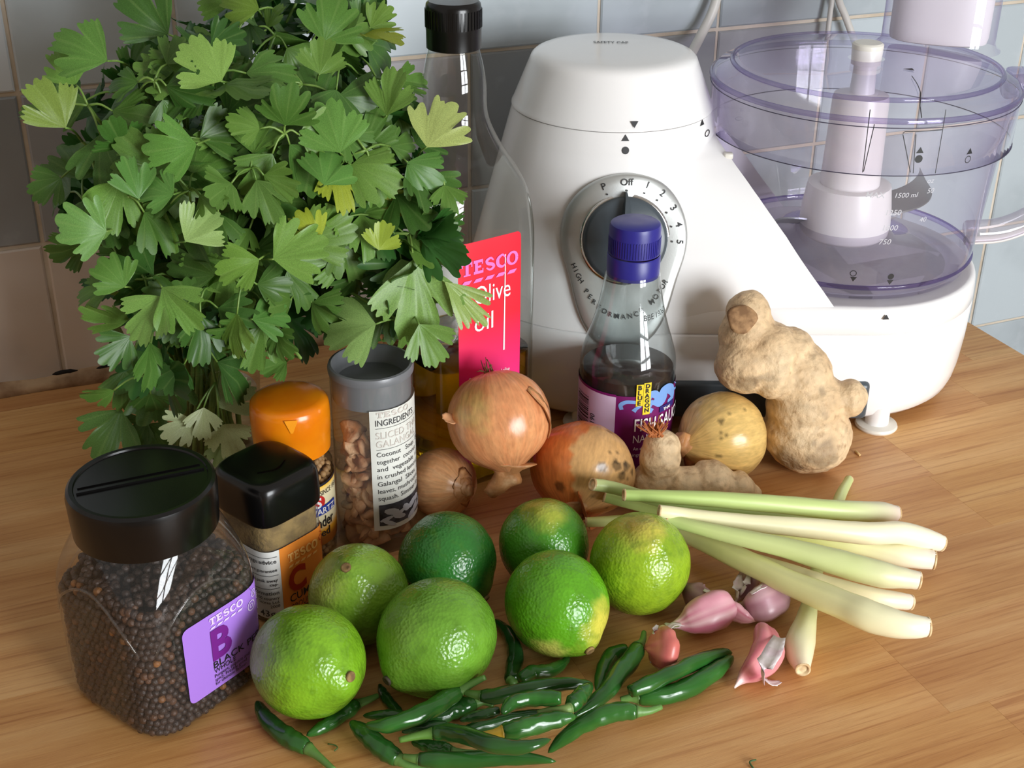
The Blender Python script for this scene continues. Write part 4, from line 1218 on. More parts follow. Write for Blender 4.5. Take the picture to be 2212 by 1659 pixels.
lime('green lime with yellow crown behind the yellow-tipped lime', (1175, 1180), 97, 97, dirv(0, 1, .25), (68, 130, 32), [(dirv(.0, .97, .15), .80, .22, (176, 172, 64), .85)])
lime('green lime with yellow patch around its scar at lower right', (1203, 1305), 111, 110, dirv(.52, -.38, .72), (92, 158, 28), [(dirv(.82, -.02, .55), .83, .14, (220, 206, 84), .9), (dirv(-.2, -.45, .8), .90, .10, (206, 196, 100), .75), (dirv(.52, -.2, .82), .93, .07, (170, 180, 60), .5)], dirv(.56, -.24, .78))
lime('palest yellow-green lime beside the garlic and lemongrass', (1382, 1223), 108, 114, dirv(.1, .95, .3), (140, 172, 36), [(dirv(-.05, .95, .25), .84, .16, (206, 184, 84), .8)], elong=1.07)

# ---- onions
PAPER = M('dry_onion_skin', (196, 140, 88), .55, var=[((140, 84, 46), 60, .45, .75, (1, 1, 1)), ((226, 186, 140), 120, .55, .8)], bump=(180, .9))
ROOT = M('onion_root', (150, 112, 76), .8, var=((104, 70, 44), 200, .4, .6))
def onion_material(seed):
    m = M('onion_skin_%d' % seed, (200, 140, 90), .27, spec=.5, tint=True)
    nt = m.node_tree; b = nt.nodes['Principled BSDF']; L = nt.links
    src = b.inputs['Base Color'].links[0].from_socket
    tc = nd(nt, 'ShaderNodeTexCoord'); sx = nd(nt, 'ShaderNodeSeparateXYZ'); L.new(tc.outputs['Object'], sx.inputs[0])
    cx = nd(nt, 'ShaderNodeCombineXYZ'); L.new(sx.outputs[0], cx.inputs[0]); L.new(sx.outputs[1], cx.inputs[1])
    nm = nd(nt, 'ShaderNodeVectorMath', operation='NORMALIZE'); L.new(cx.outputs[0], nm.inputs[0])
    mz = nd(nt, 'ShaderNodeMath', operation='MULTIPLY'); mz.inputs[1].default_value = 14.0; L.new(sx.outputs[2], mz.inputs[0])
    c2 = nd(nt, 'ShaderNodeCombineXYZ'); L.new(mz.outputs[0], c2.inputs[2])
    ad = nd(nt, 'ShaderNodeVectorMath', operation='ADD'); L.new(nm.outputs[0], ad.inputs[0]); L.new(c2.outputs[0], ad.inputs[1])
    no = nd(nt, 'ShaderNodeTexNoise'); no.inputs['Scale'].default_value = 13.0; no.inputs['Detail'].default_value = 5; L.new(ad.outputs[0], no.inputs['Vector'])
    mr = nd(nt, 'ShaderNodeMapRange'); mr.inputs[1].default_value = .32; mr.inputs[2].default_value = .68; mr.inputs[3].default_value = .82; mr.inputs[4].default_value = 1.10
    L.new(no.outputs['Fac'], mr.inputs[0])
    mu = nd(nt, 'ShaderNodeVectorMath', operation='SCALE'); L.new(src, mu.inputs[0]); L.new(mr.outputs[0], mu.inputs['Scale']); L.new(mu.outputs[0], b.inputs['Base Color'])
    bp = nd(nt, 'ShaderNodeBump'); bp.inputs['Strength'].default_value = .25; bp.inputs['Distance'].default_value = .0006
    L.new(no.outputs['Fac'], bp.inputs['Height']); L.new(bp.outputs[0], b.inputs['Normal'])
    return m
def onion(label, P, R, axis, base, alt, pale=None, spots=0, squash=.95, seed=0, roots=True, neck_len=.6, neck_bend=(0, 0, 0), sit=True):
    t = thing('onion', label, 'onion', P, 0, 'onions heaped in the middle')
    Fm = frame(axis)
    V0, F0 = ico(5); V, C = [], []
    rs = random.Random(seed)
    sp = [(lambda d: d / np.linalg.norm(d))(pale[0] + .45 * np.array([rs.gauss(0, 1) for _ in range(3)])) if pale else None for _ in range(spots)]
    sr = [rs.choice([.03, .045, .06, .10]) for _ in range(spots)]
    for v in V0:
        l = Fm.T @ v
        s = l[2]
        prof = squash + (.16 * max(0, (s - .80) / .20) ** 2) - .03 * max(0, (-s - .85) / .15)
        q = np.array([l[0], l[1], l[2] * prof])
        if s > .80:
            k = 1 - .35 * ((s - .80) / .20) ** 1.5; q[0] *= k; q[1] *= k
        k = 1 + .02 * fbm(v, 1.2, seed) + .006 * math.sin(9 * math.atan2(l[1], l[0]) + seed)
        V.append(Fm @ (q * k) * R)
        a = math.atan2(l[1], l[0])
        st = noise.noise(Vector((math.cos(a) * 7, math.sin(a) * 7, s * .8 + seed))) + .5 * noise.noise(Vector((math.cos(a) * 22, math.sin(a) * 22, s + seed)))
        f = min(1, max(0, .5 + .55 * st))
        cc = np.array(lin(base)) * (1 - f) + np.array(lin(alt)) * f
        if pale:
            x = (v @ pale[0] + .10 * fbm(v, 3.5, seed + 2) - pale[1]) / (.02 if spots else .18)
            x = min(1, max(0, x)); cc = cc * (1 - x) + (np.array(lin(pale[2])) * (1 + .12 * st)) * x
        for d, r in zip(sp, sr):
            e = np.linalg.norm(v - d) + .02 * fbm(v, 14, 1)
            if e < r: cc = cc * .35
        if s > .9: cc = cc * .75 + np.array(lin((150, 110, 70))) * .25
        C.append(cc)
    V = np.array(V)
    if sit: t.location.z = -V[:, 2].min() + .0002
    bo = part('bulb', V @ Fm, F0, onion_material(seed), t, True, C)
    bo.matrix_basis = Matrix(Fm.tolist()).to_4x4()
    # papery neck: twisted, torn tube
    z = Fm[:, 2]; nb = np.asarray(neck_bend, float)
    pts = [z * R * (.86 + neck_len * k) + nb * R * k * k for k in (0, .3, .6, 1.0)]
    Pn = catmull(pts, 14); rad = np.interp(np.linspace(0, 1, 14), [0, .25, .6, 1], [R * .50, R * .32, R * .24, R * .15])
    Vn, Fn, tt = tube_vf(Pn, rad, 16, True, (1, .75), .5, seed)
    part('neck', Vn, Fn, PAPER, t)
    if roots:
        parts_ = []
        for k in range(16):
            a = rs.uniform(0, 6.28); r = rs.uniform(0, .10)
            b0 = -z * R * (squash * .96) + (Fm[:, 0] * math.cos(a) + Fm[:, 1] * math.sin(a)) * R * r
            b1 = b0 - z * R * rs.uniform(.08, .24) + np.array([rs.gauss(0, 1), rs.gauss(0, 1), rs.gauss(0, 1)]) * R * .07
            parts_.append(tube_vf(catmull([b0, (b0 + b1) / 2 + np.array([rs.gauss(0, .03) * R for _ in range(3)]), b1], 6), np.linspace(.00045, .0002, 6), 5)[:2])
        part('root_tuft', *merge(parts_), ROOT, t)
    return t
def flake(parent, pts, width, mat, name='skin_flake', curl=.3, seed=0):
    """thin torn strip of skin along a path, slightly cupped; real thickness"""
    P = catmull(pts, 10); T = np.gradient(P, axis=0); T /= np.linalg.norm(T, axis=1)[:, None]
    V, F = [], []
    for i, p in enumerate(P):
        N = np.cross(T[i], EZ if abs(T[i][2]) < .8 else EX); N /= np.linalg.norm(N); B = np.cross(N, T[i])
        w = width * (.35 + .65 * math.sin(math.pi * min(1, (i + 1.5) / 10.5))) * (1 + .3 * noise.noise(Vector((i * .9, seed, 0))))
        for s in (-1, -.4, .4, 1):
            V.append(p + N * s * w / 2 + B * curl * w * (s * s - .5) * .6)
        for s in (1, .4, -.4, -1):
            V.append(p + N * s * w / 2 + B * (curl * w * (s * s - .5) * .6 - .0003))
    for i in range(9):
        for k in range(8): F.append((i * 8 + k, i * 8 + (k + 1) % 8, (i + 1) * 8 + (k + 1) % 8, (i + 1) * 8 + k))
    F += [tuple(range(7, -1, -1)), tuple(range(72, 80))]
    return part(name, V, F, mat, parent)
P1 = at(1078, 905, .066)
o1 = onion('large copper onion perched on top of the other onions', P1, 112 / ppm(P1), dirv(.22, -.85, .45), (206, 128, 82), (226, 164, 112), (dirv(-.5, .55, .65), .86, (206, 168, 100)), 0, .96, 1, True, .42, tuple(-.45 * EX - .25 * EZ), False)
r1 = 112 / ppm(P1)
flake(o1, [dirv(.55, .80, .25) * r1 * 1.005, dirv(.85, .5, .3) * r1 * 1.012, dirv(.98, .1, .25) * r1 * 1.015, dirv(.95, -.25, .25) * r1 * 1.01], r1 * .30, PAPER, seed=2)
flake(o1, [dirv(-.82, .22, .55) * r1, dirv(-.95, .25, .45) * r1 * 1.08, dirv(-1, .30, .35) * r1 * 1.15], r1 * .26, M('pale_skin', (214, 158, 112), .5), seed=4)
P2 = at(956, 1042, .0205)
onion('smaller tan onion tucked beside the galangal jar', P2, 76 / ppm(P2), dirv(.72, .20, .66), (204, 138, 88), (224, 174, 124), None, 0, .95, 2, False, .30)
P3 = at(1258, 1012, .030)
o3 = onion('orange onion half peeled with grey mould spots', P3, 114 / ppm(P3), dirv(-.25, -.55, .78), (196, 104, 46), (214, 128, 66), (dirv(.75, .35, .55), .42, (204, 158, 102)), 26, .88, 3, False, .45, tuple(.30 * EX - .2 * EZ - .2 * EY))
r3 = 114 / ppm(P3)
flake(o3, [dirv(-.1, .1, .98) * r3 * .98, dirv(.02, -.3, .95) * r3 * 1.02, dirv(.12, -.65, .8) * r3 * 1.08, dirv(.2, -.85, .75) * r3 * 1.12], r3 * .38, M('orange_skin', (190, 108, 54), .5, var=((136, 70, 34), 90, .45, .7), bump=(160, .8)), seed=7)
P4 = at(1560, 946, .0268)
onion('golden yellow onion with neck pointing at the ginger', P4, 97 / ppm(P4), dirv(-.86, .05, .5), (216, 174, 112), (232, 202, 142), (dirv(.1, .6, .75), .2, (222, 184, 112)), 9, .98, 5, False, .38, tuple(.25 * EZ))

# ---- ginger: knobbly lobes fused into one skin
def ginger(label, blobs, seed, ring_k=1.0, scuffs=()):
    bm = bmesh.new()
    c0 = np.array(blobs[0][0])
    for c, r, ax in blobs:
        r = tuple(1.13 * q for q in r)
        m = Matrix.Translation(Vector(np.asarray(c) - c0)) @ Matrix(frame(ax).tolist()).to_4x4() @ Matrix.Diagonal((r[0], r[1], r[2], 1))
        bmesh.ops.create_icosphere(bm, subdivisions=3, radius=1.0, matrix=m)
    o = from_bm('lobes', bm, None)
    rm_ = o.modifiers.new('r', 'REMESH'); rm_.mode = 'VOXEL'; rm_.voxel_size = .0013
    sm = o.modifiers.new('s', 'SMOOTH'); sm.factor = .6; sm.iterations = 10
    me = evaluated(o, 'ginger_skin')
    V = np.array([v.co[:] for v in me.vertices]); N = np.array([v.normal[:] for v in me.vertices])
    F = [tuple(p.vertices) for p in me.polygons]
    bpy.data.meshes.remove(me)
    C = []; W = []
    for v, n in zip(V, N):
        b = min(blobs, key=lambda q: np.linalg.norm(v + c0 - q[0]) / max(q[1]))
        ax = np.asarray(b[2]) / np.linalg.norm(b[2]); s = (v + c0 - b[0]) @ ax
        rg = math.sin(s * 620 * ring_k + 2.2 * noise.noise(Vector(v * 60)))
        d = .0009 * noise.noise(Vector(v * 110 + seed)) + .0004 * noise.noise(Vector(v * 260 + seed)) + .0007 * noise.noise(Vector(v * 34 + seed)) + .00016 * rg
        W.append(v + n * d)
        f = .5 + .5 * noise.noise(Vector(v * 55 + seed * 2)); g = noise.noise(Vector(v * 130 + seed))
        c = np.array(lin((198, 164, 122))) * (1 - f) + np.array(lin((222, 196, 158))) * f
        c = c * (1 + .22 * noise.noise(Vector(v * 320 + seed)))
        c = c * (1 + .06 * rg)
        if g > .50: c = c * (1 - min(.25, (g - .50) * 2.0))
        e = noise.noise(Vector(v * 26 + seed * 5))
        if e > .40: c = c * (1 - min(.34, (e - .40) * 1.3))
        for sp_, sr_ in scuffs:
            q = np.linalg.norm(v + c0 - sp_) / sr_ + .35 * noise.noise(Vector(v * 160))
            if q < 1: c = c * (1 - .38 * min(1, (1 - q) * 4))
        C.append(c)
    W = np.array(W)
    t = thing('ginger_root', label, 'ginger', c0)
    t.location.z = max(c0[2], c0[2] - (W[:, 2].min() + c0[2]) + .0002) if W[:, 2].min() + c0[2] < 0 else c0[2] - (W[:, 2].min() + c0[2]) + .0002
    part('skin', W, F, M('ginger_skin_%d' % seed, (200, 158, 112), .66, tint=True, bump=(300, 1.0), var=((150, 116, 80), 210, .56, .85)), t, True, C)
    return t
def lob(u, v, w, rpx, ax, k=(1, 1, 1)):
    p = at_w(u, v, w); r = rpx / ppm(p); return (p, (r * k[0], r * k[1], r * k[2]), ax)
V3 = lambda r, u, t=0: tuple(r * EX + u * EZ - t * EY)
g1 = ginger('large knobbly ginger root leaning upright against the food processor',
       [lob(1738, 968, -.132, 86, V3(.1, 1), (1, 1, .85)), lob(1735, 905, -.130, 76, V3(-.1, 1)), lob(1722, 845, -.126, 66, V3(-.3, 1)), lob(1700, 800, -.124, 52, V3(-.6, .8)),
        lob(1650, 802, -.127, 66, V3(-.3, .9)), lob(1605, 822, -.132, 58, V3(-.2, .8)), lob(1665, 845, -.136, 46, V3(.6, -.3)), lob(1612, 760, -.122, 58, V3(-.1, 1)), lob(1612, 712, -.120, 44, V3(0, 1)),
        lob(1828, 893, -.134, 36, V3(1, .1)), lob(1790, 905, -.132, 40, V3(1, .1))], 3, 1.0,
       [(at_w(1772, 1012, -.155), .012), (at_w(1700, 1022, -.15), .010), (at_w(1608, 868, -.15), .008), (at_w(1640, 862, -.152), .005), (at_w(1668, 965, -.156), .0035), (at_w(1708, 962, -.158), .0035), (at_w(1665, 915, -.152), .006)])
CUT = M('ginger_cut_end', (170, 132, 92), .8, var=((128, 94, 62), 200, .4, .6))
def ginger_cut(t, p, n, r):
    V, F = lathe([(r, -.0012), (r * 1.02, .0004), (r * .8, .0011), (r * .3, .0008)], 20)
    G = frame(n); q = np.asarray(p) - np.array(t.location)
    part('cut_end', [q + G @ np.array([v[0] * (1 + .15 * math.sin(3 * math.atan2(v[1], v[0]))), v[1], v[2]]) for v in V], F, CUT, t)
pp_ = at_w(1602, 690, -.133); ginger_cut(g1, pp_, dirv(-.15, .45, .85), .0085)
def lobz(u, v, z, rpx, ax, k=(1, 1, 1)):
    p = at(u, v, z); r = rpx / ppm(p); return (p, (r * k[0], r * k[1], r * k[2]), ax)
g2 = ginger('small pale forked ginger piece lying in front of the golden onion',
       [lobz(1412, 1042, .0175, 45, V3(0, 1, 0)), lobz(1425, 988, .035, 41, V3(.1, 1), (1, 1, .95)), lobz(1430, 962, .042, 36, V3(.1, 1)), lobz(1480, 1054, .0155, 45, V3(1, 0)), lobz(1535, 1045, .0165, 48, V3(1, -.1)), lobz(1590, 1056, .0125, 38, V3(1, -.15)), lobz(1625, 1062, .0075, 19, V3(1, -.2))], 8)
tuft = []
rs = random.Random(21); b0 = at(1416, 938, .052) - np.array(g2.location)
for k in range(34):
    d = EX * rs.uniform(-1, .9) + EZ * rs.uniform(.3, 1.0) + EY * rs.uniform(-.2, .6); d /= np.linalg.norm(d)
    q = b0 + EX * rs.uniform(-.003, .003)
    tuft.append(tube_vf(catmull([q - d * .002, q + d * .004, q + d * rs.uniform(.006, .0105) + EZ * .001], 6), np.linspace(.0006, .0003, 6), 5)[:2])
part('root_tuft', *merge(tuft), M('rusty_fibres', (172, 98, 48), .7), g2, label='rust brown fibrous tuft')

# ---- long things lie on the worktop and on one another
PLACED = []
def settle(uv, rpx, zmin, sigma, key):
    n = len(uv); z = np.asarray(zmin, float).copy()
    ker = np.exp(-.5 * (np.arange(-12, 13) / max(sigma, .1)) ** 2); ker /= ker.sum()
    for it in range(7):
        P = np.array([at(u, v, q) for (u, v), q in zip(uv, z)]); R = np.array([r / ppm(p) for r, p in zip(rpx, P)])
        z = np.maximum(z, R + .0002)
        for k, Q, S in PLACED:
            if k != key: continue
            d2 = (P[:, None, 0] - Q[None, :, 0]) ** 2 + (P[:, None, 1] - Q[None, :, 1]) ** 2
            s = R[:, None] + S[None, :] + .0002
            req = np.where(d2 < s * s, Q[None, :, 2] + np.sqrt(np.maximum(s * s - d2, 0)), 0).max(1)
            z = np.maximum(z, req)
        m = np.array([z[max(0, i - 2):i + 3].max() for i in range(n)])
        z = np.maximum(z, np.convolve(np.pad(m, 12, mode='edge'), ker, 'valid'))
    P = np.array([at(u, v, q) for (u, v), q in zip(uv, z)]); R = np.array([r / ppm(p) for r, p in zip(rpx, P)])
    PLACED.append((key, P, R))
    return P, R
# ---- lemongrass
STALK = M('lemongrass', (220, 224, 170), .38, spec=.45, tint=True, bump=(60, .25, (1, 1, 1)))
ENDM = M('cut_stalk_end', (226, 206, 164), .7, var=((196, 160, 112), 220, .4, .6))
def stalk(label, pts, radii, top, mid, bulb):
    """pts (u, v, z); radii in pixels; colours from leaf end to bulb end"""
    n = 44
    C_ = catmull([(p[0], p[1], p[2], r) for p, r in zip(pts, radii)], n)
    P, Rr = settle(C_[:, :2], C_[:, 3], np.where(C_[:, 2] > .022, C_[:, 2], 0), 5.0, 'stalk')
    o = P[-1].copy(); o[2] = 0
    t = thing('lemongrass_stalk', label, 'lemongrass', o, 0, 'lemongrass stalks')
    V, F, tt = tube_vf(P - o, Rr, 20, False, (1, .95), .05, pts[0][0])
    C = []
    for k, (v, q) in enumerate(zip(V, tt)):
        a = (k % 20) / 20 * 6.283
        c = np.array(lin(top)) * max(0, 1 - q * 2.2) + np.array(lin(bulb)) * max(0, (q - .55) / .45)
        m = 1 - max(0, 1 - q * 2.2) - max(0, (q - .55) / .45); c = c + np.array(lin(mid)) * m
        c = c * (1 + .10 * noise.noise(Vector((math.cos(a) * 4, math.sin(a) * 4, q * 2 + pts[0][1]))))
        if q > .97: c = c * .93 + np.array(lin((200, 150, 140))) * .07
        C.append(c)
    part('sheath', V, F, STALK, t, True, C)
    for e, s in ((0, -1), (n - 1, 1)):
        d = P[e] - P[e - s]; d /= np.linalg.norm(d)
        G = frame(d); r = Rr[e]
        V2, F2 = lathe([(r * 1.01, -.0006), (r * 1.0, .0005), (r * .72, .0003), (r * .66, -.0006), (r * .3, .0001), (r * .05, .0001)], 18)
        part('cut_end', [P[e] - o + G @ np.array(v) for v in V2], F2, ENDM, t)
    return t
GRN, PGR, CRM, PNK, YGR = (176, 200, 120), (206, 216, 150), (240, 232, 200), (232, 212, 204), (214, 218, 130)
stalk('thick lemongrass crossing under all the others, bulb end near the garlic', [(1834, 1036, .005), (1812, 1080, .006), (1775, 1190, .006), (1752, 1290, .007), (1740, 1345, .008), (1727, 1400, .008), (1734, 1446, .007)], [10, 13, 14, 17, 25, 34, 17], (196, 206, 140), PGR, (236, 222, 190))
stalk('thinner lemongrass wedged behind the front stalk', [(1490, 1162, .008), (1600, 1200, .0145), (1700, 1232, .0155), (1790, 1264, .013), (1888, 1290, .008), (1945, 1298, .0055), (1967, 1301, .005)], [12, 14, 17, 20, 21, 19, 17], (220, 222, 150), (236, 228, 180), (238, 218, 204))
stalk('front yellow-green lemongrass running behind the palest lime', [(1266, 1128, .008), (1380, 1126, .010), (1475, 1150, .014), (1588, 1202, .019), (1700, 1256, .019), (1813, 1303, .014), (1890, 1335, .009), (1960, 1352, .0068), (2004, 1354, .0056)], [11, 14, 21, 25, 28, 33, 35, 29, 22], (216, 220, 142), (232, 230, 164), (248, 240, 216))
stalk('shadowed green lemongrass beginning just below the mouldy onion', [(1306, 1071, .030), (1400, 1095, .0225), (1520, 1128, .009), (1640, 1152, .008), (1760, 1166, .0115), (1870, 1182, .0115), (1950, 1200, .0085), (2018, 1210, .007)], [14, 15, 14, 15, 17, 21, 25, 21], (176, 196, 116), YGR, (244, 234, 220))
stalk('lemongrass resting on the mouldy onion, mostly hidden under the topmost stalk', [(1280, 1046, .044), (1330, 1055, .034), (1440, 1086, .016), (1600, 1112, .013), (1740, 1122, .013), (1840, 1128, .013)], [14, 14, 13, 15, 16, 14], (204, 216, 150), GRN, (214, 210, 160))
stalk('green lemongrass in the middle of the fan with cream bulb', [(1440, 1122, .012), (1550, 1150, .0145), (1700, 1184, .018), (1813, 1216, .015), (1900, 1240, .0105), (1960, 1250, .007), (1984, 1254, .0062)], [13, 17, 23, 29, 29, 22, 20], (190, 206, 130), (206, 214, 150), (238, 224, 204))
stalk('cream lemongrass with the longest curved bulb reaching furthest right', [(1424, 1105, .0205), (1588, 1126, .0205), (1738, 1140, .020), (1869, 1152, .0175), (1944, 1151, .0150), (2000, 1165, .0105), (2034, 1174, .0065)], [15, 18, 22, 25, 25, 24, 18], (238, 232, 186), (244, 236, 196), (246, 236, 216))
stalk('topmost lemongrass lying along the small ginger, green with pinkish blunt bulb', [(1348, 1069, .046), (1513, 1077, .034), (1663, 1088, .026), (1813, 1102, .020), (1895, 1107, .019), (1934, 1110, .018)], [13, 17, 20, 22, 24, 19], (178, 204, 116), (196, 212, 138), (228, 208, 196))

# ---- garlic
GSK = M('garlic_skin', (200, 130, 140), .34, spec=.5, tint=True, bump=(120, .15))
GPAPER = M('garlic_paper', (236, 226, 226), .5, var=((214, 180, 190), 90, .5, .75), bump=(200, .5))
def clove(label, pts, rpx, base, streak, tip=(232, 216, 190), squash=(1, .82), seed=0, flakes=()):
    W = [at(*p) for p in pts]; n = 26
    P = catmull(W, n); s = ppm(W[len(W) // 2])
    t_ = np.linspace(0, 1, n)
    Rr = np.interp(t_, [0, .06, .16, .32, .5, .68, .84, .95, 1], [.06, .12, .32, .72, .98, 1.0, .78, .38, .12]) * rpx / s
    P[:, 2] = np.maximum(P[:, 2], Rr * .9 + .0002)
    o = P[int(n * .6)].copy(); o[2] = 0
    t = thing('garlic_clove', label, 'garlic', o, 0, 'garlic cloves')
    V, F, tt = tube_vf(P - o, Rr * 1.1, 24, True, squash, .10, seed)
    for i in range(n):                       # rounded-triangle section with a keel
        for k in range(24):
            a = 2 * math.pi * k / 24; V[i * 24 + k] = (P[i] - o) + (V[i * 24 + k] - (P[i] - o)) * (1 + .13 * math.cos(3 * a + seed))
    C = []
    for k, (v, q) in enumerate(zip(V, tt)):
        a = (k % 24) / 24 * 6.283
        st = noise.noise(Vector((math.cos(a) * 5, math.sin(a) * 5, q * 1.2 + seed))) + .6 * noise.noise(Vector((math.cos(a) * 14, math.sin(a) * 14, q * 2 + seed)))
        f = min(1, max(0, .45 + .7 * st)); c = np.array(lin(base)) * (1 - f) + np.array(lin(streak)) * f
        g = max(0, 1 - q / .22) + max(0, (q - .93) / .07); g = min(1, g); c = c * (1 - g) + np.array(lin(tip)) * g
        C.append(c)
    part('clove_skin', V, F, GSK, t, True, C)
    for k, (fp, wpx) in enumerate(flakes):
        flake(t, [at(*p) - o for p in fp], wpx / s, GPAPER, 'papery_flake', .25, seed + k)
    return t
PK, PK2, MV = (200, 116, 138), (236, 196, 200), (160, 118, 128)
clove('plump pink garlic clove in the middle with papery tip towards the lime', [(1442, 1352, .008), (1480, 1345, .009), (1520, 1330, .012), (1558, 1316, .012), (1578, 1304, .010)], 40, PK, PK2, (236, 220, 200), seed=1, flakes=[([(1470, 1351, .010), (1452, 1352, .009), (1436, 1346, .008)], 16)])
clove('pink garlic clove with dry pointed tip half behind the plump one', [(1638, 1342, .003), (1615, 1336, .006), (1592, 1322, .008), (1568, 1308, .008), (1552, 1302, .007)], 19, (186, 98, 118), PK2, (206, 180, 150), seed=2)
clove('brownish garlic clove lying beside the palest lime', [(1556, 1300, .006), (1535, 1296, .008), (1512, 1292, .009), (1495, 1282, .009), (1488, 1272, .008)], 30, MV, (186, 150, 150), (210, 186, 176), seed=3, flakes=[([(1520, 1274, .0165), (1540, 1283, .0155), (1556, 1294, .012)], 12)])
clove('mauve garlic clove tucked under the lemongrass with white torn skin', [(1588, 1302, .003), (1600, 1286, .006), (1612, 1266, .009), (1625, 1246, .010), (1636, 1232, .009)], 26, (150, 100, 116), (204, 170, 180), (236, 230, 228), seed=4, flakes=[([(1592, 1294, .008), (1594, 1268, .0135), (1598, 1242, .0165)], 24), ([(1598, 1284, .009), (1612, 1262, .0165), (1618, 1240, .0175)], 16)])
clove('smooth mauve garlic clove below the lemongrass fan', [(1596, 1304, .004), (1618, 1310, .007), (1645, 1306, .011), (1675, 1288, .012), (1692, 1270, .010)], 35, (164, 118, 130), (202, 164, 170), (222, 200, 196), seed=5, flakes=[([(1622, 1282, .0185), (1645, 1268, .021), (1668, 1262, .020)], 12)])
clove('stubby reddish garlic clove standing by the chilli tip', [(1432, 1452, .003), (1428, 1432, .006), (1434, 1410, .012), (1434, 1385, .016), (1430, 1352, .020)], 39, (184, 84, 84), (216, 132, 112), (240, 222, 196), (1, .86), seed=6, flakes=[([(1406, 1432, .006), (1404, 1400, .012), (1412, 1366, .020), (1420, 1350, .022)], 18), ([(1436, 1366, .021), (1456, 1348, .014), (1486, 1352, .008)], 14)])
clove('garlic clove lying alone with white torn skin and long tail', [(1586, 1486, .002), (1606, 1462, .004), (1634, 1440, .008), (1656, 1408, .012), (1652, 1376, .012), (1640, 1362, .010)], 37, (190, 92, 108), (220, 148, 148), (236, 214, 204), seed=7, flakes=[([(1684, 1376, .020), (1668, 1412, .0235), (1648, 1446, .018), (1650, 1474, .008)], 40), ([(1654, 1470, .007), (1668, 1476, .004), (1686, 1472, .0015)], 22)])

# ---- green chillies
CHIL = M('green_chilli', (40, 98, 34), .17, spec=.55, tint=True, bump=(70, .22))
CSTM = M('chilli_stem', (92, 132, 62), .45, tint=True, bump=(160, .3))
def chilli(label, body, rpx, stem, z=0.0, dark=0.0, stem_col=(96, 138, 66), blunt=False):
    """body from calyx to tip, stem from calyx outwards; (u, v) or (u, v, z)"""
    n = 30
    rpx = rpx * 1.06; t_ = np.linspace(0, 1, n)
    prof_ = np.interp(t_, [0, .05, .2, .5, .75, .92, .98, 1], [.72, .86, 1, .97, .80, .46, .24, .05] if not blunt else [.72, .86, 1, 1, .9, .66, .4, .1])
    P, Rr = settle(catmull([p[:2] for p in body], n), prof_ * rpx, [z * .0] * n, 2.5, 'chilli')
    s = ppm(P[0])
    o = P[n // 2].copy(); o[2] = 0
    t = thing('green_chilli', label, 'chilli', o, 0, 'green chillies in the foreground')
    V, F, tt = tube_vf(P - o, Rr, 18, True, None, .16, body[0][0])
    C = []
    for v, q in zip(V, tt):
        f = .5 + .5 * noise.noise(Vector(v * 60 + body[0][1])); c = np.array(lin((32, 84, 28))) * (1 - f) + np.array(lin((56, 112, 44))) * f
        d = dark + .8 * max(0, noise.noise(Vector(v * 45 + body[0][0])) - .15)
        d = min(.9, max(0, d)); c = c * (1 - d) + np.array(lin((22, 40, 26))) * d
        C.append(c)
    part('pod', V, F, CHIL, t, True, C)
    if stem:
        zs = float(P[0][2]); Ws = [P[0]] + [at(p[0], p[1], max(.0022, zs - .0006 * k + (.004 if 'against' in label else 0) * (k + 1))) for k, p in enumerate(stem)]
        Ps = catmull(Ws, 14); rs_ = np.interp(np.linspace(0, 1, 14), [0, .15, .4, 1], [Rr[0] * 1.02, Rr[0] * .80, .0019, .0013])
        Ps[:, 2] = np.maximum(Ps[:, 2], rs_ + .0002)
        Vs, Fs, ts = tube_vf(Ps - o, rs_, 12, True)
        cs = [np.array(lin(stem_col)) * (1 - .25 * (q < .12)) for q in ts]
        part('stem', Vs, Fs, CSTM, t, True, cs)
    return t
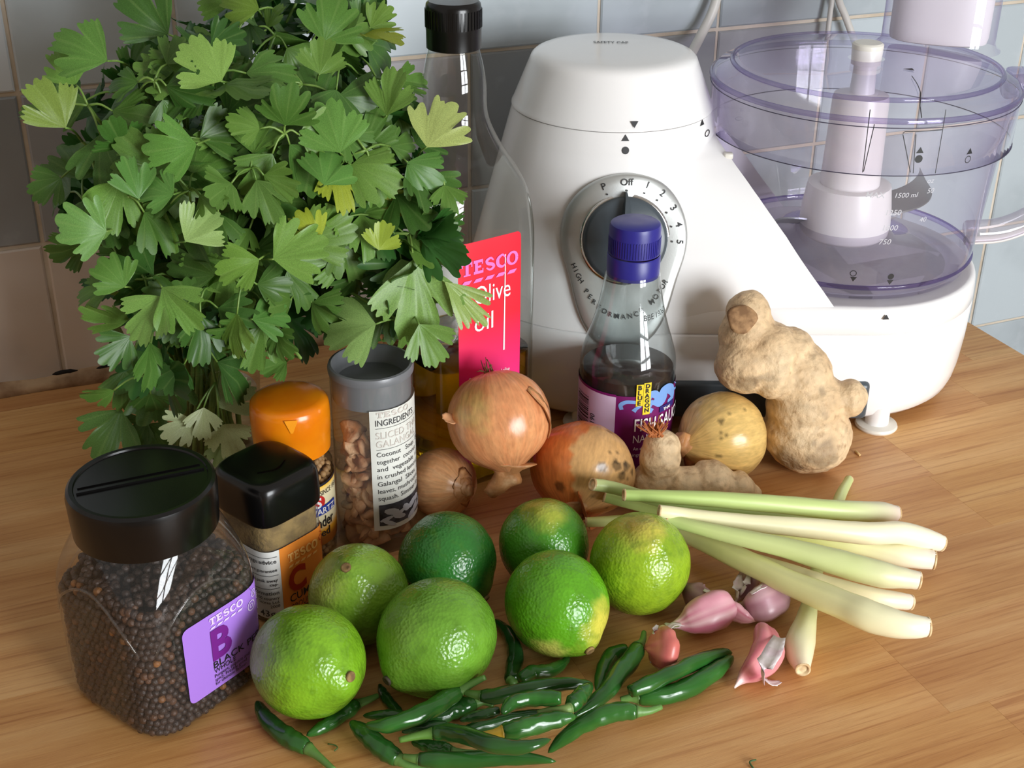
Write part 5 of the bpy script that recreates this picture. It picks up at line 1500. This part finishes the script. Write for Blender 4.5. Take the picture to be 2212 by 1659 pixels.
K = [
 ('long chilli pointing at the bottom left corner below the bright lime', [(664, 1616), (622, 1592), (578, 1556), (554, 1514)], 20, [(690, 1636), (722, 1664)], 0, .15),
 ('chilli pinned under the bright lime with stem to the right', [(772, 1521), (742, 1541), (700, 1569), (662, 1589)], 16, [(795, 1512), (816, 1503)], 0, .0),
 ('little dark chilli standing out left of the largest lime', [(864, 1542), (842, 1518), (828, 1497), (819, 1477)], 11, None, 0, .6, ),
 ('dark chilli tip peeping out at the left of the heap', [(884, 1548), (850, 1544), (815, 1545), (784, 1546)], 11, None, 0, .45),
 ('glossy chilli lying on top of the heap against the largest lime', [(988, 1494, .012), (945, 1523, .0115), (898, 1547, .0105), (835, 1567, .008), (788, 1566, .006)], 20, [(1020, 1476, .016), (1048, 1463, .020)], .003, .0),
 ('long wrinkled dark chilli reaching across the back of the heap', [(1040, 1503, .006), (1075, 1503, .007), (1130, 1491, .009), (1185, 1481, .009), (1240, 1477, .008), (1280, 1476, .006)], 17, [(1020, 1499, .005), (1005, 1496, .005)], .002, .4),
 ('chilli with knobbly calyx half hidden behind the glossy one', [(1024, 1518), (985, 1532), (945, 1548), (905, 1560)], 20, [(1046, 1516), (1066, 1524)], 0, .2),
 ('thin dark chilli squeezed in the middle of the heap', [(1078, 1536, .006), (1050, 1543, .006), (1020, 1549, .006), (993, 1557, .005)], 12, None, .003, .65),
 ('bent chilli arching over in the middle of the heap', [(1212, 1508, .008), (1180, 1508, .012), (1146, 1509, .013), (1110, 1517, .012), (1094, 1531, .010), (1086, 1543, .008)], 17, None, .003, .0),
 ('chilli whose pale stem points left across the heap', [(1232, 1528, .012), (1246, 1512, .010), (1262, 1494, .007), (1277, 1478, .005)], 18, [(1220, 1532, .0145), (1190, 1534, .0145), (1161, 1540, .014)], .002, .15, (120, 150, 80)),
 ('fat chilli with yellow-brown stem end', [(1086, 1581, .009), (1122, 1574, .011), (1165, 1563, .011), (1208, 1553, .009), (1245, 1548, .006)], 21, [(1062, 1585, .008), (1034, 1589, .006)], .002, .0, (196, 160, 50)),
 ('long chilli running up to the garlic clove with stem at the top', [(1378, 1398), (1364, 1424), (1338, 1455), (1311, 1492), (1278, 1522), (1236, 1550)], 20, [(1388, 1384), (1391, 1366)], .001, .2),
 ('small curved chilli lying beside the one that runs up to the garlic', [(1352, 1402), (1322, 1415), (1304, 1442), (1296, 1470), (1290, 1496)], 16, None, 0, .05),
 ('thick chilli with the furthest right tip, nearer of the parallel pair', [(1378, 1506), (1420, 1503), (1470, 1492), (1520, 1466), (1560, 1438), (1584, 1417)], 21, [(1358, 1508), (1340, 1511)], 0, .0),
 ('further chilli of the parallel pair pointing right', [(1362, 1494), (1408, 1474), (1460, 1450), (1516, 1426), (1560, 1412), (1582, 1410)], 17, None, 0, .1),
 ('chilli lying apart at the front right of the heap with stem to the right', [(1374, 1537), (1338, 1537), (1298, 1547), (1257, 1566), (1216, 1596), (1184, 1626)], 20, [(1400, 1536), (1428, 1527)], 0, .0),
 ('dark curved chilli between the largest lime and the yellow-patched lime', [(1103, 1468), (1110, 1440), (1113, 1404), (1096, 1366), (1066, 1337)], 17, [(1108, 1474), (1114, 1472)], 0, .45),
 ('small bumpy chilli just below the yellow-patched lime', [(1124, 1468), (1150, 1452), (1182, 1450), (1210, 1438), (1231, 1418)], 15, None, 0, .15),
 ('wavy chilli with blackish shoulder in the front of the heap', [(936, 1584, .009), (970, 1582, .009), (1012, 1590, .009), (1056, 1606, .008), (1102, 1614, .007), (1150, 1610, .006), (1190, 1597, .005)], 19, [(900, 1590, .007), (862, 1599, .005)], .002, .35, (88, 130, 50)),
 ('short chilli tucked under the wavy one', [(975, 1624), (950, 1618), (920, 1608), (888, 1603)], 17, [(1004, 1627), (1034, 1626)], 0, .1),
 ('chilli slanting down to the bottom edge left of the heap', [(860, 1640), (822, 1614), (786, 1583), (756, 1559)], 21, [(880, 1652), (930, 1664)], 0, .1),
 ('straight chilli lying along the bottom edge with tip to the right', [(905, 1640), (950, 1642), (1010, 1641), (1075, 1638), (1140, 1638), (1201, 1645)], 18, [(890, 1638), (872, 1634)], 0, .25),
 ('dark chilli buried under the fat yellow-stemmed one', [(1010, 1576), (1060, 1563), (1115, 1551), (1165, 1543), (1200, 1536)], 14, None, 0, .6),
 ('blackish chilli just showing between the heap and the glossy chilli', [(965, 1567), (925, 1570), (890, 1574), (868, 1582)], 12, None, 0, .6),
]
for k in sorted(K, key=lambda q: q[4]): chilli(*k)

# ---- crumbs on the worktop
def strand(label, name, pts, r, col, cat):
    P = catmull([at(*p) for p in pts], 12); o = P[6].copy(); o[2] = 0
    q = part(name, *tube_vf(P - o, r, 6)[:2], M(name + '_stuff', col, .6)); q.location = o
    tag(q, label, cat)
    return q
strand('tiny curl of green herb on the worktop by the bottom left chilli', 'herb_scrap', [(708, 1607, .0006), (722, 1609, .0010), (729, 1615, .0008), (722, 1622, .0006)], .0003, (70, 104, 50), 'herb scrap')
strand('tiny bent green herb stalk at the bottom edge of the worktop', 'herb_scrap', [(1633, 1641, .0008), (1620, 1645, .0012), (1622, 1652, .001), (1628, 1660, .0006)], .0004, (60, 92, 48), 'herb scrap')
strand('small straw-coloured crumb beside the large ginger', 'onion_crumb', [(1848, 975, .0006), (1853, 979, .0012), (1858, 984, .0006)], .0008, (226, 190, 130), 'crumb')
# ------------------------------------------------------------------ bunch of fresh coriander
def leaf_material():
    m = bpy.data.materials.new('coriander_leaf'); m.use_nodes = True
    nt = m.node_tree; nt.nodes.clear(); L = nt.links
    out = nd(nt, 'ShaderNodeOutputMaterial')
    oi = nd(nt, 'ShaderNodeObjectInfo'); tc = nd(nt, 'ShaderNodeTexCoord')
    no = nd(nt, 'ShaderNodeTexNoise'); no.inputs['Scale'].default_value = 70; no.inputs['Detail'].default_value = 3
    L.new(tc.outputs['Object'], no.inputs['Vector'])
    sx = nd(nt, 'ShaderNodeSeparateXYZ'); L.new(tc.outputs['Object'], sx.inputs[0])
    at2 = nd(nt, 'ShaderNodeMath', operation='ARCTAN2'); L.new(sx.outputs[0], at2.inputs[0]); L.new(sx.outputs[1], at2.inputs[1])
    ml = nd(nt, 'ShaderNodeMath', operation='MULTIPLY'); ml.inputs[1].default_value = 15.0; L.new(at2.outputs[0], ml.inputs[0])
    cs = nd(nt, 'ShaderNodeMath', operation='COSINE'); L.new(ml.outputs[0], cs.inputs[0])
    pw = nd(nt, 'ShaderNodeMapRange'); pw.inputs[1].default_value = .80; pw.inputs[2].default_value = 1.0; pw.inputs[4].default_value = .10; L.new(cs.outputs[0], pw.inputs[0])
    vn = nd(nt, 'ShaderNodeMix', data_type='RGBA'); vn.inputs[7].default_value = rgba((176, 200, 120)); L.new(pw.outputs[0], vn.inputs[0]); L.new(oi.outputs['Color'], vn.inputs[6])
    mr = nd(nt, 'ShaderNodeMapRange'); mr.inputs[1].default_value = .3; mr.inputs[2].default_value = .7; mr.inputs[3].default_value = .74; mr.inputs[4].default_value = 1.16; L.new(no.outputs['Fac'], mr.inputs[0])
    mu = nd(nt, 'ShaderNodeVectorMath', operation='SCALE'); L.new(vn.outputs[2], mu.inputs[0]); L.new(mr.outputs[0], mu.inputs['Scale'])
    pb_ = nd(nt, 'ShaderNodeBsdfPrincipled'); pb_.inputs['Roughness'].default_value = .40; pb_.inputs['Specular IOR Level'].default_value = .42
    L.new(mu.outputs[0], pb_.inputs['Base Color'])
    bp = nd(nt, 'ShaderNodeBump'); bp.inputs['Strength'].default_value = .10; bp.inputs['Distance'].default_value = .0005
    L.new(cs.outputs[0], bp.inputs['Height']); L.new(bp.outputs[0], pb_.inputs['Normal'])
    tl = nd(nt, 'ShaderNodeBsdfTranslucent'); L.new(mu.outputs[0], tl.inputs[0])
    mx = nd(nt, 'ShaderNodeMixShader'); mx.inputs[0].default_value = .22
    L.new(pb_.outputs[0], mx.inputs[1]); L.new(tl.outputs[0], mx.inputs[2]); L.new(mx.outputs[0], out.inputs[0])
    return m
LEAF = leaf_material()
def leaf_vf(seed, droop, fold, narrow=1.0):
    """unit coriander leaflet: fan of toothed lobes, stalk at the origin, tip along +Y"""
    r = random.Random(seed)
    n = 73; V = [(0, 0, 0)]; F = []
    half = math.radians(r.uniform(58, 76)) * narrow
    w1 = r.uniform(.30, .40)
    cl = [(-w1 + r.uniform(-.05, .05), r.uniform(.28, .52)), (w1 + r.uniform(-.05, .05), r.uniform(.28, .52))]
    ph = r.uniform(0, 6.28)
    outl = []
    for k in range(n):
        t = -1 + 2 * k / (n - 1)
        e = .86 if abs(t) > w1 else 1.0
        e *= .90 + .10 * math.cos(t * 1.6)
        for c, d in cl: e *= 1 - d * math.exp(-((t - c) / .060) ** 2)
        c2 = (1 + w1) / 2
        e *= 1 - .13 * math.exp(-((abs(t) - c2) / .035) ** 2) - .10 * math.exp(-((abs(t) - w1 * .42) / .03) ** 2)
        tooth = abs(math.sin(t * 11.5 + ph)) ** .6
        e *= .86 + .14 * tooth
        e *= 1 - .45 * max(0, abs(t) - .88) / .12
        outl.append((t * half * (1.0 + .18 * (1 - abs(t))), e))
    for ringf in (.34, .68, 1.0):
        for a, e in outl:
            q = e * ringf if ringf == 1.0 else (e * .45 + .42) * ringf
            x, y = q * math.sin(a), q * math.cos(a)
            z = -droop * (y * y * .55 + x * x * .35) + fold * abs(x) * .5 + .11 * noise.noise(Vector((x * 2.6 + seed, y * 2.6, 1))) + .012 * math.sin(5 * a + seed) * q
            V.append((x, y, z))
    for k in range(n - 1): F.append((0, 1 + k + 1, 1 + k))
    for j in range(2):
        for k in range(n - 1):
            a = 1 + j * n + k; F.append((a, a + 1, a + n + 1, a + n))
    return V, F
LEAVES = [mesh('leaf', *leaf_vf(s, d, f, w), LEAF) for s, d, f, w in ((1, .25, .1, 1), (2, .5, .25, 1), (3, .1, .3, .92), (4, .6, -.1, 1.05), (5, .35, .45, .85), (6, -.1, .2, 1), (7, .8, .2, .9), (8, .3, 0, 1.1), (9, .45, .6, .8), (10, .2, .15, .95))]
CURL = mesh('leaf', *leaf_vf(31, .45, .5, .55), LEAF)
K_ = tb + np.array([.020, -.004, .175])                      # middle of the crown, above the tumbler
RAD = np.array([.140, .118, .122])
POLY = np.array([(140, 240), (215, 140), (330, 110), (430, 60), (500, 5), (580, -40), (700, -50), (800, -30), (830, 40), (810, 140), (840, 215), (900, 245), (925, 290), (925, 360), (930, 480), (920, 560), (890, 640), (860, 720),
                 (810, 715), (750, 670), (690, 675), (620, 690), (560, 715), (500, 725), (430, 780), (340, 830), (300, 810), (290, 760), (270, 690), (240, 580), (190, 500), (150, 420), (165, 330), (135, 270)], float)
def inside(p):
    c = False; j = len(POLY) - 1
    for i in range(len(POLY)):
        a, b = POLY[i], POLY[j]
        if (a[1] > p[1]) != (b[1] > p[1]) and p[0] < (b[0] - a[0]) * (p[1] - a[1]) / (b[1] - a[1]) + a[0]: c = not c
        j = i
    return c
def crown(u, v, depth=0.0):
    """point on (or inside) the rounded crown seen at a pixel"""
    d = ray(u, v); o = (CAM - K_) / RAD; e = d / RAD
    A, B, Cc = e @ e, o @ e, o @ o - 1
    D = B * B - A * Cc
    t = -B / A if D < 0 else (-B - math.sqrt(D)) / A
    t1 = -B / A
    t = t + (t1 - t) * depth
    p = CAM + d * t
    p[1] = min(p[1], -.018)
    return clear_of(p)
SOLID = [(ob, .068, .19), (ob, .044, .29), (gb, .040, .130), (cb, .036, .108), (ub, .036, .09), (pb, .052, .125)]
def clear_of(p):
    """leaves hang in front of the bottles, not inside them"""
    d = (CAM - p) / np.linalg.norm(CAM - p)
    for _ in range(60):
        if not any(math.hypot(p[0] - c[0], p[1] - c[1]) < r and p[2] < h for c, r, h in SOLID): break
        p = p + d * .002
    return p
CB = thing('coriander_bunch', 'leafy bunch of fresh green coriander standing in the tumbler', 'coriander', tb)
STEM = M('coriander_stem', (120, 150, 70), .4, var=((90, 124, 50), 60, .4, .6))
def put_leaf(p, normal, tipdir, size, col, me):
    z = np.asarray(normal, float); z /= np.linalg.norm(z)
    y = np.asarray(tipdir, float); y = y - z * (y @ z); y /= np.linalg.norm(y) + 1e-9
    x = np.cross(y, z)
    o = bpy.data.objects.new('leaf', me); link(o, CB)
    q = p - tb
    o.matrix_basis = Matrix(((x[0] * size, y[0] * size, z[0] * size, q[0]), (x[1] * size, y[1] * size, z[1] * size, q[1]), (x[2] * size, y[2] * size, z[2] * size, q[2]), (0, 0, 0, 1)))
    o.color = (*lin(col), 1)
    return o
rl = random.Random(12)
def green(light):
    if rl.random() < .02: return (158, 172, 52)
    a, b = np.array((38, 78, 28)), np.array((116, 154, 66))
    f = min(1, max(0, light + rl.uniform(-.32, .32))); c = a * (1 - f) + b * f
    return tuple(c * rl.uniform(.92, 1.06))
# sprig centres spread over the crown
cent, tries = [], 0
while len(cent) < 56 and tries < 6000:
    tries += 1
    p = (rl.uniform(60, 1020), rl.uniform(-60, 860))
    if not inside(p): continue
    if min([math.hypot(p[0] - q[0], p[1] - q[1]) for q in cent] or [999]) < 64: continue
    cent.append(p)
nleaf = 0
mouth = tb + np.array([0, 0, .074])
def sprig(c, tip_to, leaves, depth, foot=None):
    global nleaf
    base = tb + np.array([rl.uniform(-.018, .018), rl.uniform(-.018, .018), .008]) if foot is None else foot
    m = mouth + (c - mouth) * .25 * np.array([.5, .5, .0]); m[2] = .078
    r_ = math.hypot(*(m - mouth)[:2])
    if r_ > .03: m[:2] = mouth[:2] + (m - mouth)[:2] * .03 / r_
    up_ = m + (c - m) * .5 + EZ * .035
    pts = [base, m, up_, c]
    tubes = [tube_vf(catmull(pts, 18), np.linspace(.0016, .0008, 18), 6)[:2]]
    for lp in leaves:
        tubes.append(tube_vf(catmull([c, (c + lp) / 2 + EZ * .002, lp], 6), np.linspace(.0007, .0005, 6), 5)[:2])
    part('stem', *[(lambda VF: VF)(merge(tubes))][0], STEM, CB).location = -tb
for (u, v) in cent:
    dep = rl.uniform(0, .40); c = crown(u, v, dep)
    outw = (c - K_) / RAD ** 2; outw /= np.linalg.norm(outw)
    view = CAM - c; view /= np.linalg.norm(view)
    nl = rl.choice([4, 4, 5, 5]); lps = []; a0 = rl.uniform(0, 6.28)
    for k in range(nl):
        a = a0 + 2 * math.pi * k / nl + rl.uniform(-.35, .35)
        nrm = outw * .55 + view * rl.uniform(.3, .9) + EZ * .35 + np.array([rl.gauss(0, .55) for _ in range(3)])
        nrm /= np.linalg.norm(nrm)
        G = frame(nrm, (rl.uniform(-.2, .2), .3, 1))
        d = G[:, 0] * math.cos(a) + G[:, 1] * math.sin(a); d = d - EZ * .25
        off = rl.uniform(.006, .019)
        p = c + d / np.linalg.norm(d) * off
        p[1] = min(p[1], -.02)
        size = rl.uniform(.016, .031)
        f = .18 + .45 * max(0, outw @ view) + .15 * (u > 500)  # paints light into leaf colour: paler facing the viewer and on the right
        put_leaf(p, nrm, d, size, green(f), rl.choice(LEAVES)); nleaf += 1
        lps.append(p)
    sprig(c, None, lps, dep)
# leaves that stand out in front: stalk pixel, tip pixel, colour, height of the stalk above the crown surface
HERO = [((922, 318), (975, 205), (176, 190, 110), 0, -.0), ((960, 608), (1062, 700), (150, 176, 96), 'c', 0), ((812, 700), (690, 716), (138, 172, 96), 3, 0), ((893, 560), (910, 742), (124, 162, 78), 2, 0),
        ((905, 700), (955, 790), (112, 150, 70), 4, 0), ((400, 522), (478, 445), (150, 180, 104), 2, 0), ((690, 520), (640, 455), (166, 182, 54), 0, 0), ((818, 540), (836, 478), (158, 180, 62), 5, 0),
        ((478, 176), (400, 90), (136, 172, 82), 7, 0), ((232, 132), (120, 70), (96, 140, 60), 6, 0), ((142, 276), (72, 180), (126, 150, 66), 2, 0), ((425, 312), (310, 330), (98, 148, 62), 0, 0),
        ((375, 420), (300, 400), (92, 140, 62), 1, 0), ((350, 620), (420, 720), (110, 152, 66), 8, 0), ((350, 640), (290, 740), (128, 170, 82), 4, 0), ((560, 560), (470, 600), (112, 152, 58), 2, 0), ((590, 560), (700, 500), (120, 160, 70), 9, 0),
        ((545, 690), (630, 660), (86, 134, 58), 0, 0), ((230, 500), (130, 480), (112, 158, 80), 1, 0), ((735, 330), (700, 215), (104, 150, 66), 7, 0), ((700, 400), (735, 300), (92, 140, 60), 3, 0),
        ((560, 20), (470, -10), (110, 140, 50), 6, 0), ((700, 90), (740, -10), (86, 128, 50), 1, 0), ((800, 60), (845, 10), (108, 142, 56), 0, 0), ((690, 160), (700, 80), (104, 140, 58), 5, 0), ((835, 250), (870, 150), (112, 150, 66), 2, 0),
        ((960, 400), (975, 470), (92, 130, 50), 4, 0), ((880, 350), (965, 400), (86, 130, 58), 3, 0), ((300, 430), (270, 340), (90, 138, 62), 8, 0), ((270, 620), (215, 560), (96, 140, 58), 1, 0), ((620, 780), (560, 800), (92, 132, 56), 5, 0)]
for (a, b, col, mi, _) in HERO:
    c = crown(*a, 0.0); view = CAM - c; view /= np.linalg.norm(view)
    c = c + view * .010
    s = ppm(c); d = (b[0] - a[0]) / s * RT - (b[1] - a[1]) / s * UP
    ln = np.linalg.norm(d)
    nrm = view + EZ * .2 + np.array([rl.gauss(0, .16) for _ in range(3)])
    d = d + view * ln * rl.uniform(-.1, .35)
    put_leaf(c, nrm, d, ln * 1.02, col, CURL if mi == 'c' else LEAVES[mi]); nleaf += 1
    cc = crown(a[0] + (a[0] - b[0]) * .5, a[1] + (a[1] - b[1]) * .3, .35)
    sprig(cc, None, [c], 0)
# pale sprig hanging low beside the pepper jar lid
fork = at_y(466, 826, -.215)
def lowleaf(a, b, col, mi, yy=-.22):
    p = at_y(*a, yy); q = at_y(*b, yy - .004); d = q - p
    put_leaf(p, (CAM - p) / np.linalg.norm(CAM - p) + EZ * .2, d, np.linalg.norm(d) * 1.05, col, LEAVES[mi]); return p
global_low = [lowleaf((415, 905), (352, 945), (196, 210, 160), 0), lowleaf((440, 880), (438, 946), (190, 202, 148), 4), lowleaf((472, 880), (540, 828), (186, 206, 150), 2), lowleaf((484, 916), (504, 985), (190, 200, 140), 5), lowleaf((478, 960), (470, 1010), (150, 176, 110), 3)]
nleaf += 5
sprig(fork, None, global_low, 0)
for a, b in (((352, 780), (318, 910)), ((270, 800), (262, 880)), ((320, 915), (360, 970)), ((318, 912), (270, 955)), ((262, 884), (215, 985))):
    lowleaf(a, b, (86, 124, 54), rl.randrange(10), -.17); nleaf += 1
    sprig(at_y(a[0] + 20, a[1] - 40, -.165), None, [at_y(*a, -.17)], 0)
# stems packed in the tumbler
ts = []
for k in range(34):
    a = rl.uniform(0, 6.28); r0_, r1_ = .022 * math.sqrt(rl.random()), .027 * math.sqrt(rl.random())
    b0 = np.array([r0_ * math.cos(a), r0_ * math.sin(a), .008]); b1 = np.array([r1_ * math.cos(a + .6), r1_ * math.sin(a + .6), .085]); b2 = b1 * np.array([2.0, 2.0, 1]) + np.array([0, 0, .05])
    part('stem', *tube_vf(catmull([b0, (b0 + b1) / 2, b1, b2], 10), .0017, 6)[:2], STEM, CB)
# the shaded leaves deep inside the crown, far too many and too hidden to count
Vs, Fs, k0 = [], [], 0
L0 = [leaf_vf(s, .4, .2) for s in (41, 42, 43)]
cnt = 0
while cnt < 260:
    p2 = (rl.uniform(60, 1000), rl.uniform(-60, 780))
    if not inside(p2): continue
    c = crown(*p2, rl.uniform(.55, 1.25)); cnt += 1
    nrm = np.array([rl.gauss(0, .6), rl.gauss(0, .6) - .3, rl.gauss(0, .5) + .5]); G = frame(nrm, (rl.gauss(0, 1), rl.gauss(0, 1), .2))
    V, F = L0[cnt % 3]; sz = rl.uniform(.020, .030)
    Vs.append((np.asarray(V) * sz) @ G.T + c - tb); Fs += [tuple(i + k0 for i in f) for f in F]; k0 += len(V)
inner = part('inner_leaves', np.vstack(Vs), Fs, LEAF, CB)
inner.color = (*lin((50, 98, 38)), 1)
inner['kind'] = 'stuff'
